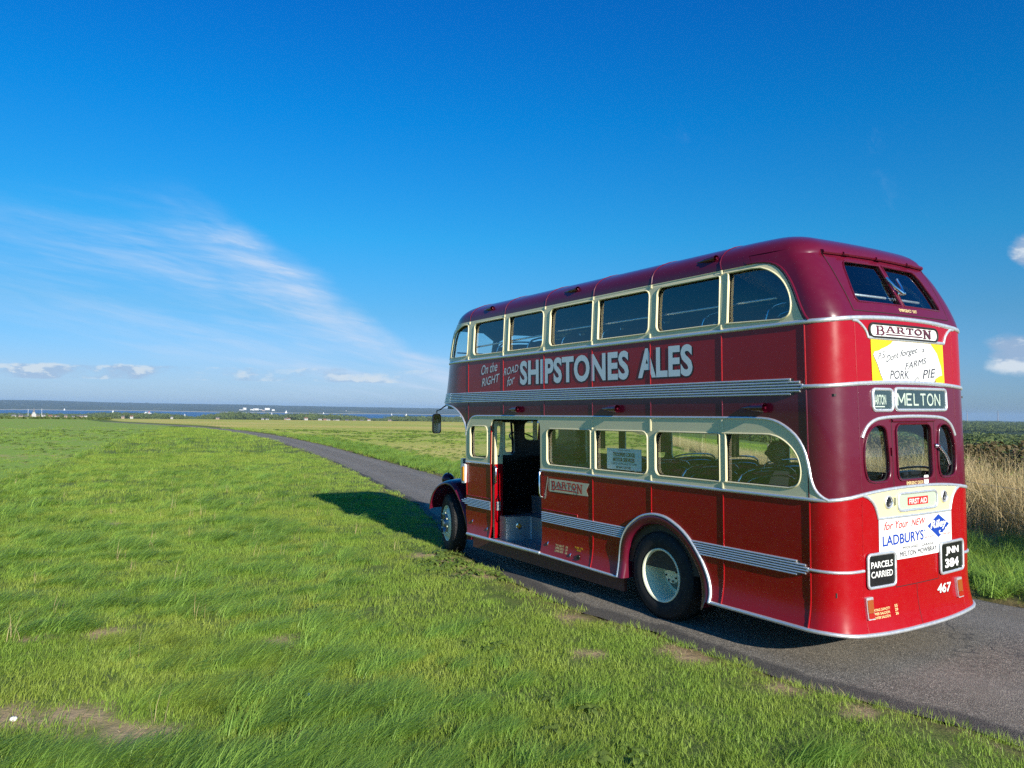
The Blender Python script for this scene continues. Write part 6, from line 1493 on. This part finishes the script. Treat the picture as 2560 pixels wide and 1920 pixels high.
# dry reeds along the bank on the right
reeds = [blades('reed_tuft', 36, .18, .45, 1.40, .009, .55, STRAW, 4, 1.6, 180 + i, .7) for i in range(4)]
n = 2600; t = rg.uniform(-6, 62, n) ** 1.0; off_ = rg.normal(.35, .50, n); x = ba_[0] + bdir[0] * t + bnor[0] * off_; y = ba_[1] + bdir[1] * t + bnor[1] * off_; hs = np.where(t < 9, 1.12, np.interp(t, [9, 16], [1.0, .55])) * rg.uniform(.75, 1.15, n)
scatter('dry_reeds', reeds, np.stack([x, y, ground(x, y)], 1), np.stack([rg.normal(0, .12, n), rg.normal(0, .12, n), rg.uniform(0, 6.3, n)], 1), hs, rg.rand(n), rg.randint(0, 4, n))
# bramble hedge behind the reeds
def hedge(name, p0, p1, w, h, n, m, leaf, seed, label, cat_, group=None):
    r = np.random.RandomState(seed); p0, p1 = np.array(p0), np.array(p1); L = np.linalg.norm(p1 - p0); d = (p1 - p0) / L; nn_ = np.array([-d[1], d[0]]); V = []; F = []
    for i in range(n):
        t = r.uniform(0, L); u = r.normal(0, .42) * w / 2; top = h * (.72 + .28 * math.sin(t * 1.1 + seed) * math.sin(t * .47) + .14 * math.sin(t * 3.3)) * sqrt(max(.08, 1 - (u / (w * .75)) ** 2))
        x, y = p0 + d * t + nn_ * u; z = float(np.interp(t, *HZ[name])) + top * (1 - r.uniform(0, 1) ** 2 * .95); q = Vector(r.normal(0, 1, 3)) + Vector((0, 0, .4)); q.normalize(); a = q.orthogonal().normalized(); b_ = q.cross(a); s = leaf * r.uniform(.5, 1.5); k = len(V)
        V += [(x - a.x * s, y - a.y * s, z - a.z * s), (x + b_.x * s * .6, y + b_.y * s * .6, z + b_.z * s * .6), (x + a.x * s, y + a.y * s, z + a.z * s), (x - b_.x * s * .6, y - b_.y * s * .6, z - b_.z * s * .6)]; F.append((k, k + 1, k + 2, k + 3))
    o = bpy.data.objects.new(name, None); COL.objects.link(o); tag(o, label, cat_, group); mk('foliage', V, F, m, o)
    mb = MB(); r2 = np.random.RandomState(seed + 1)
    for i in range(int(L * 1.5)):
        t = r2.uniform(0, L); x, y = p0 + d * t; z = float(np.interp(t, *HZ[name])); mb.tube([(x, y, z - .1), (x + r2.normal(0, .15), y + r2.normal(0, .15), z + h * .5), (x + r2.normal(0, .3), y + r2.normal(0, .3), z + h * .85)], [.018, .012, .006], 5, False)
    mb.out('stem', BROWN, o); return o
HZ = {}
def hz(name, p0, p1):
    t = np.linspace(0, math.hypot(p1[0] - p0[0], p1[1] - p0[1]), 40); k = t / t[-1]; HZ[name] = (t, ground(p0[0] + (p1[0] - p0[0]) * k, p0[1] + (p1[1] - p0[1]) * k))
def bp(t, o): return (ba_[0] + bdir[0] * t + bnor[0] * o, ba_[1] + bdir[1] * t + bnor[1] * o)
hz('bramble_hedge', bp(-9, 3.0), bp(15, 2.6)); hedge('bramble_hedge', bp(-9, 3.0), bp(15, 2.6), 2.2, 1.52, 17000, BRAMB, .055, 5, 'brownish bramble hedge behind the tall dry grass to the right of the bus', 'hedge')
# fence posts and wire in the dry grass
PW = simple('weathered_post', (.30, .26, .20), .85, 0, 0, .3, 12)
for i, t in enumerate((-3.2, 2.55, 9., 15.5, 22.)):
    x, y = bp(t, -.45); z = float(ground(x, y)); mb = MB(); mb.tube([(x, y, z - .2), (x + .02, y, z + .6), (x + .03, y + .01, z + 1.02)], [.05, .048, .045], 8)
    o = mb.out('fence_post', PW); tag(o, ('thin weathered post in the dry grass just right of the bus tail' if i == 1 else 'weathered wooden fence post among the dry grass seen through or beyond the bus'), 'post', 'fence posts along the field bank')
mb = MB()
for hh in (.45, .85): mb.tube([(*bp(t, -.45), float(ground(*bp(t, -.45))) + hh - .02 * (k % 2)) for k, t in enumerate(np.linspace(-3.2, 22, 14))], .003, 4)
tag(mb.out('fence_wire', STEEL), 'two strands of fence wire strung between the weathered posts', 'wire')
# a pale stone and a scrap of blue litter in the foreground
x, y = hit(31, 1876); mb = MB(); mb.lathe([(.0001, -.01), (.018, -.006), (.024, .006), (.016, .018), (.0001, .021)], (x, y, float(ground(x, y)) + .012), (0, .1, 1), 9); tag(mb.out('stone', simple('chalk_white', (.75, .72, .66), .8), None, 50), 'small white stone on the bare soil patch in the near corner', 'stone')
x, y = hit(768, 1806); mb = MB(); r_ = np.random.RandomState(4); q = [(x + r_.normal(0, .014), y + r_.normal(0, .014), float(ground(x, y)) + .05 + r_.uniform(0, .04)) for _ in range(9)]
mb.add(q, [(0, 1, 2), (1, 2, 3), (2, 3, 4), (3, 4, 5), (4, 5, 6), (5, 6, 7), (6, 7, 8)]); tag(mb.out('litter', simple('blue_wrapper', (.05, .16, .42), .3)), 'crumpled blue wrapper caught in the long foreground grass', 'litter')
# low hedgerow on the brow of the left field
def hedgerow(pxs, r, h, n, seed, label):
    p0 = at(pxs[0], r); p1 = at(pxs[1], r * .93); hz('hedgerow', (p0.x, p0.y), (p1.x, p1.y)); return hedge('hedgerow', (p0.x, p0.y), (p1.x, p1.y), 2.5, h, n, TREEL, .35, seed, label, 'hedge')
hedgerow((-60, 275), 235, .45, 2600, 8, 'low dark hedgerow lying across the pale field at the brow')
# trees of the shore town, and the woods of the valley on the right
def crown(seed, n=420, sx=1., sz=1.):
    r0_ = np.random.RandomState(seed); lob = [(r0_.normal(0, .38, 3) * np.array([1, 1, .55]) + np.array([0, 0, .62]), r0_.uniform(.28, .5)) for _ in range(9)]
    def shape(r):
        c, q = lob[r.randint(len(lob))]; v = r.normal(0, 1, 3); v /= np.linalg.norm(v); rr = q * r.uniform(.75, 1.05); p = c + v * rr * np.array([sx, sx, sz * .8]); p[2] = max(.08, p[2]); return p, v
    return leaves('broad_crown', n, shape, .085, TREEL, seed, .5)
crowns = [crown(200 + i, 420, 1 + .15 * (i % 3), 1 - .1 * (i % 2)) for i in range(6)]
def wood(name, pts, scl): n = len(pts); return scatter(name, crowns, pts, np.stack([np.zeros(n), np.zeros(n), rg.uniform(0, 6.3, n)], 1), scl, rg.rand(n), rg.randint(0, 6, n))
T = []; SZ_ = []
topy = lambda px: np.interp(px, [-80, 90, 105, 200, 230, 300, 380, 430, 470, 490, 560, 640, 700, 760, 810, 860, 900, 930, 960, 990, 1050, 1180, 1300], [1038, 1037, 1038, 1038, 1037, 1036.5, 1037.5, 1039, 1043, 1044, 1036, 1037, 1041, 1038, 1040, 1041, 1044, 1048, 1047, 1043, 1044, 1045, 1047])
basey = lambda px: np.interp(px, [0, 200, 400, 560, 1100, 1300], [1043, 1043, 1047, 1048, 1055, 1057])
for i in range(2600):
    px = rg.uniform(-120, 1320); r = rg.uniform(1700, 2350); hgt = (basey(px) + 4 - topy(px)) / FPX * r * rg.uniform(.6, 1.1)
    if hgt < 1.5 or (px > 925 and px < 965 and rg.rand() < .7): continue
    p = lineofsight(px, basey(px) + 4.0, r); T.append(tuple(p)); SZ_.append((hgt * rg.uniform(.8, 1.3), hgt * rg.uniform(.8, 1.3), hgt * .95))
wood('shore_trees', np.array(T), np.array(SZ_))
T = []; SZ_ = []
for i in range(3600):
    px = rg.uniform(1850, 3000); r = 330 * (3900 / 330) ** rg.uniform(0, 1); p = at(px, r)
    if vnoise(p.x, p.y, 190, 91) + .4 * vnoise(p.x, p.y, 70, 92) < -.28: continue
    T.append(tuple(p)); s = rg.uniform(5, 9) * np.interp(r, [300, 1200, 4000], [.85, 1.2, 2.3]); SZ_.append((s * 1.25, s * 1.25, s * np.interp(r, [300, 1500, 4000], [1., .9, .55])))
wood('distant_wood', np.array(T), np.array(SZ_))
# faint sea haze: air between here and the far shore
hb = MB(); hb.box(-13500, 13500, -13500, 13500, -62, 46); hz_o = hb.out('haze', None)
vm = bpy.data.materials.new('haze'); vm.use_nodes = True; nt = vm.node_tree
for q in list(nt.nodes): nt.nodes.remove(q)
oo = nt.nodes.new('ShaderNodeOutputMaterial'); pv_ = N(nt, 'ShaderNodeVolumePrincipled'); pv_.inputs['Color'].default_value = (.42, .66, .98, 1); pv_.inputs['Density'].default_value = .000055; pv_.inputs['Anisotropy'].default_value = .0
nt.links.new(pv_.outputs[0], oo.inputs['Volume']); hz_o.data.materials.clear(); hz_o.data.materials.append(vm); tag(hz_o, kind='stuff')
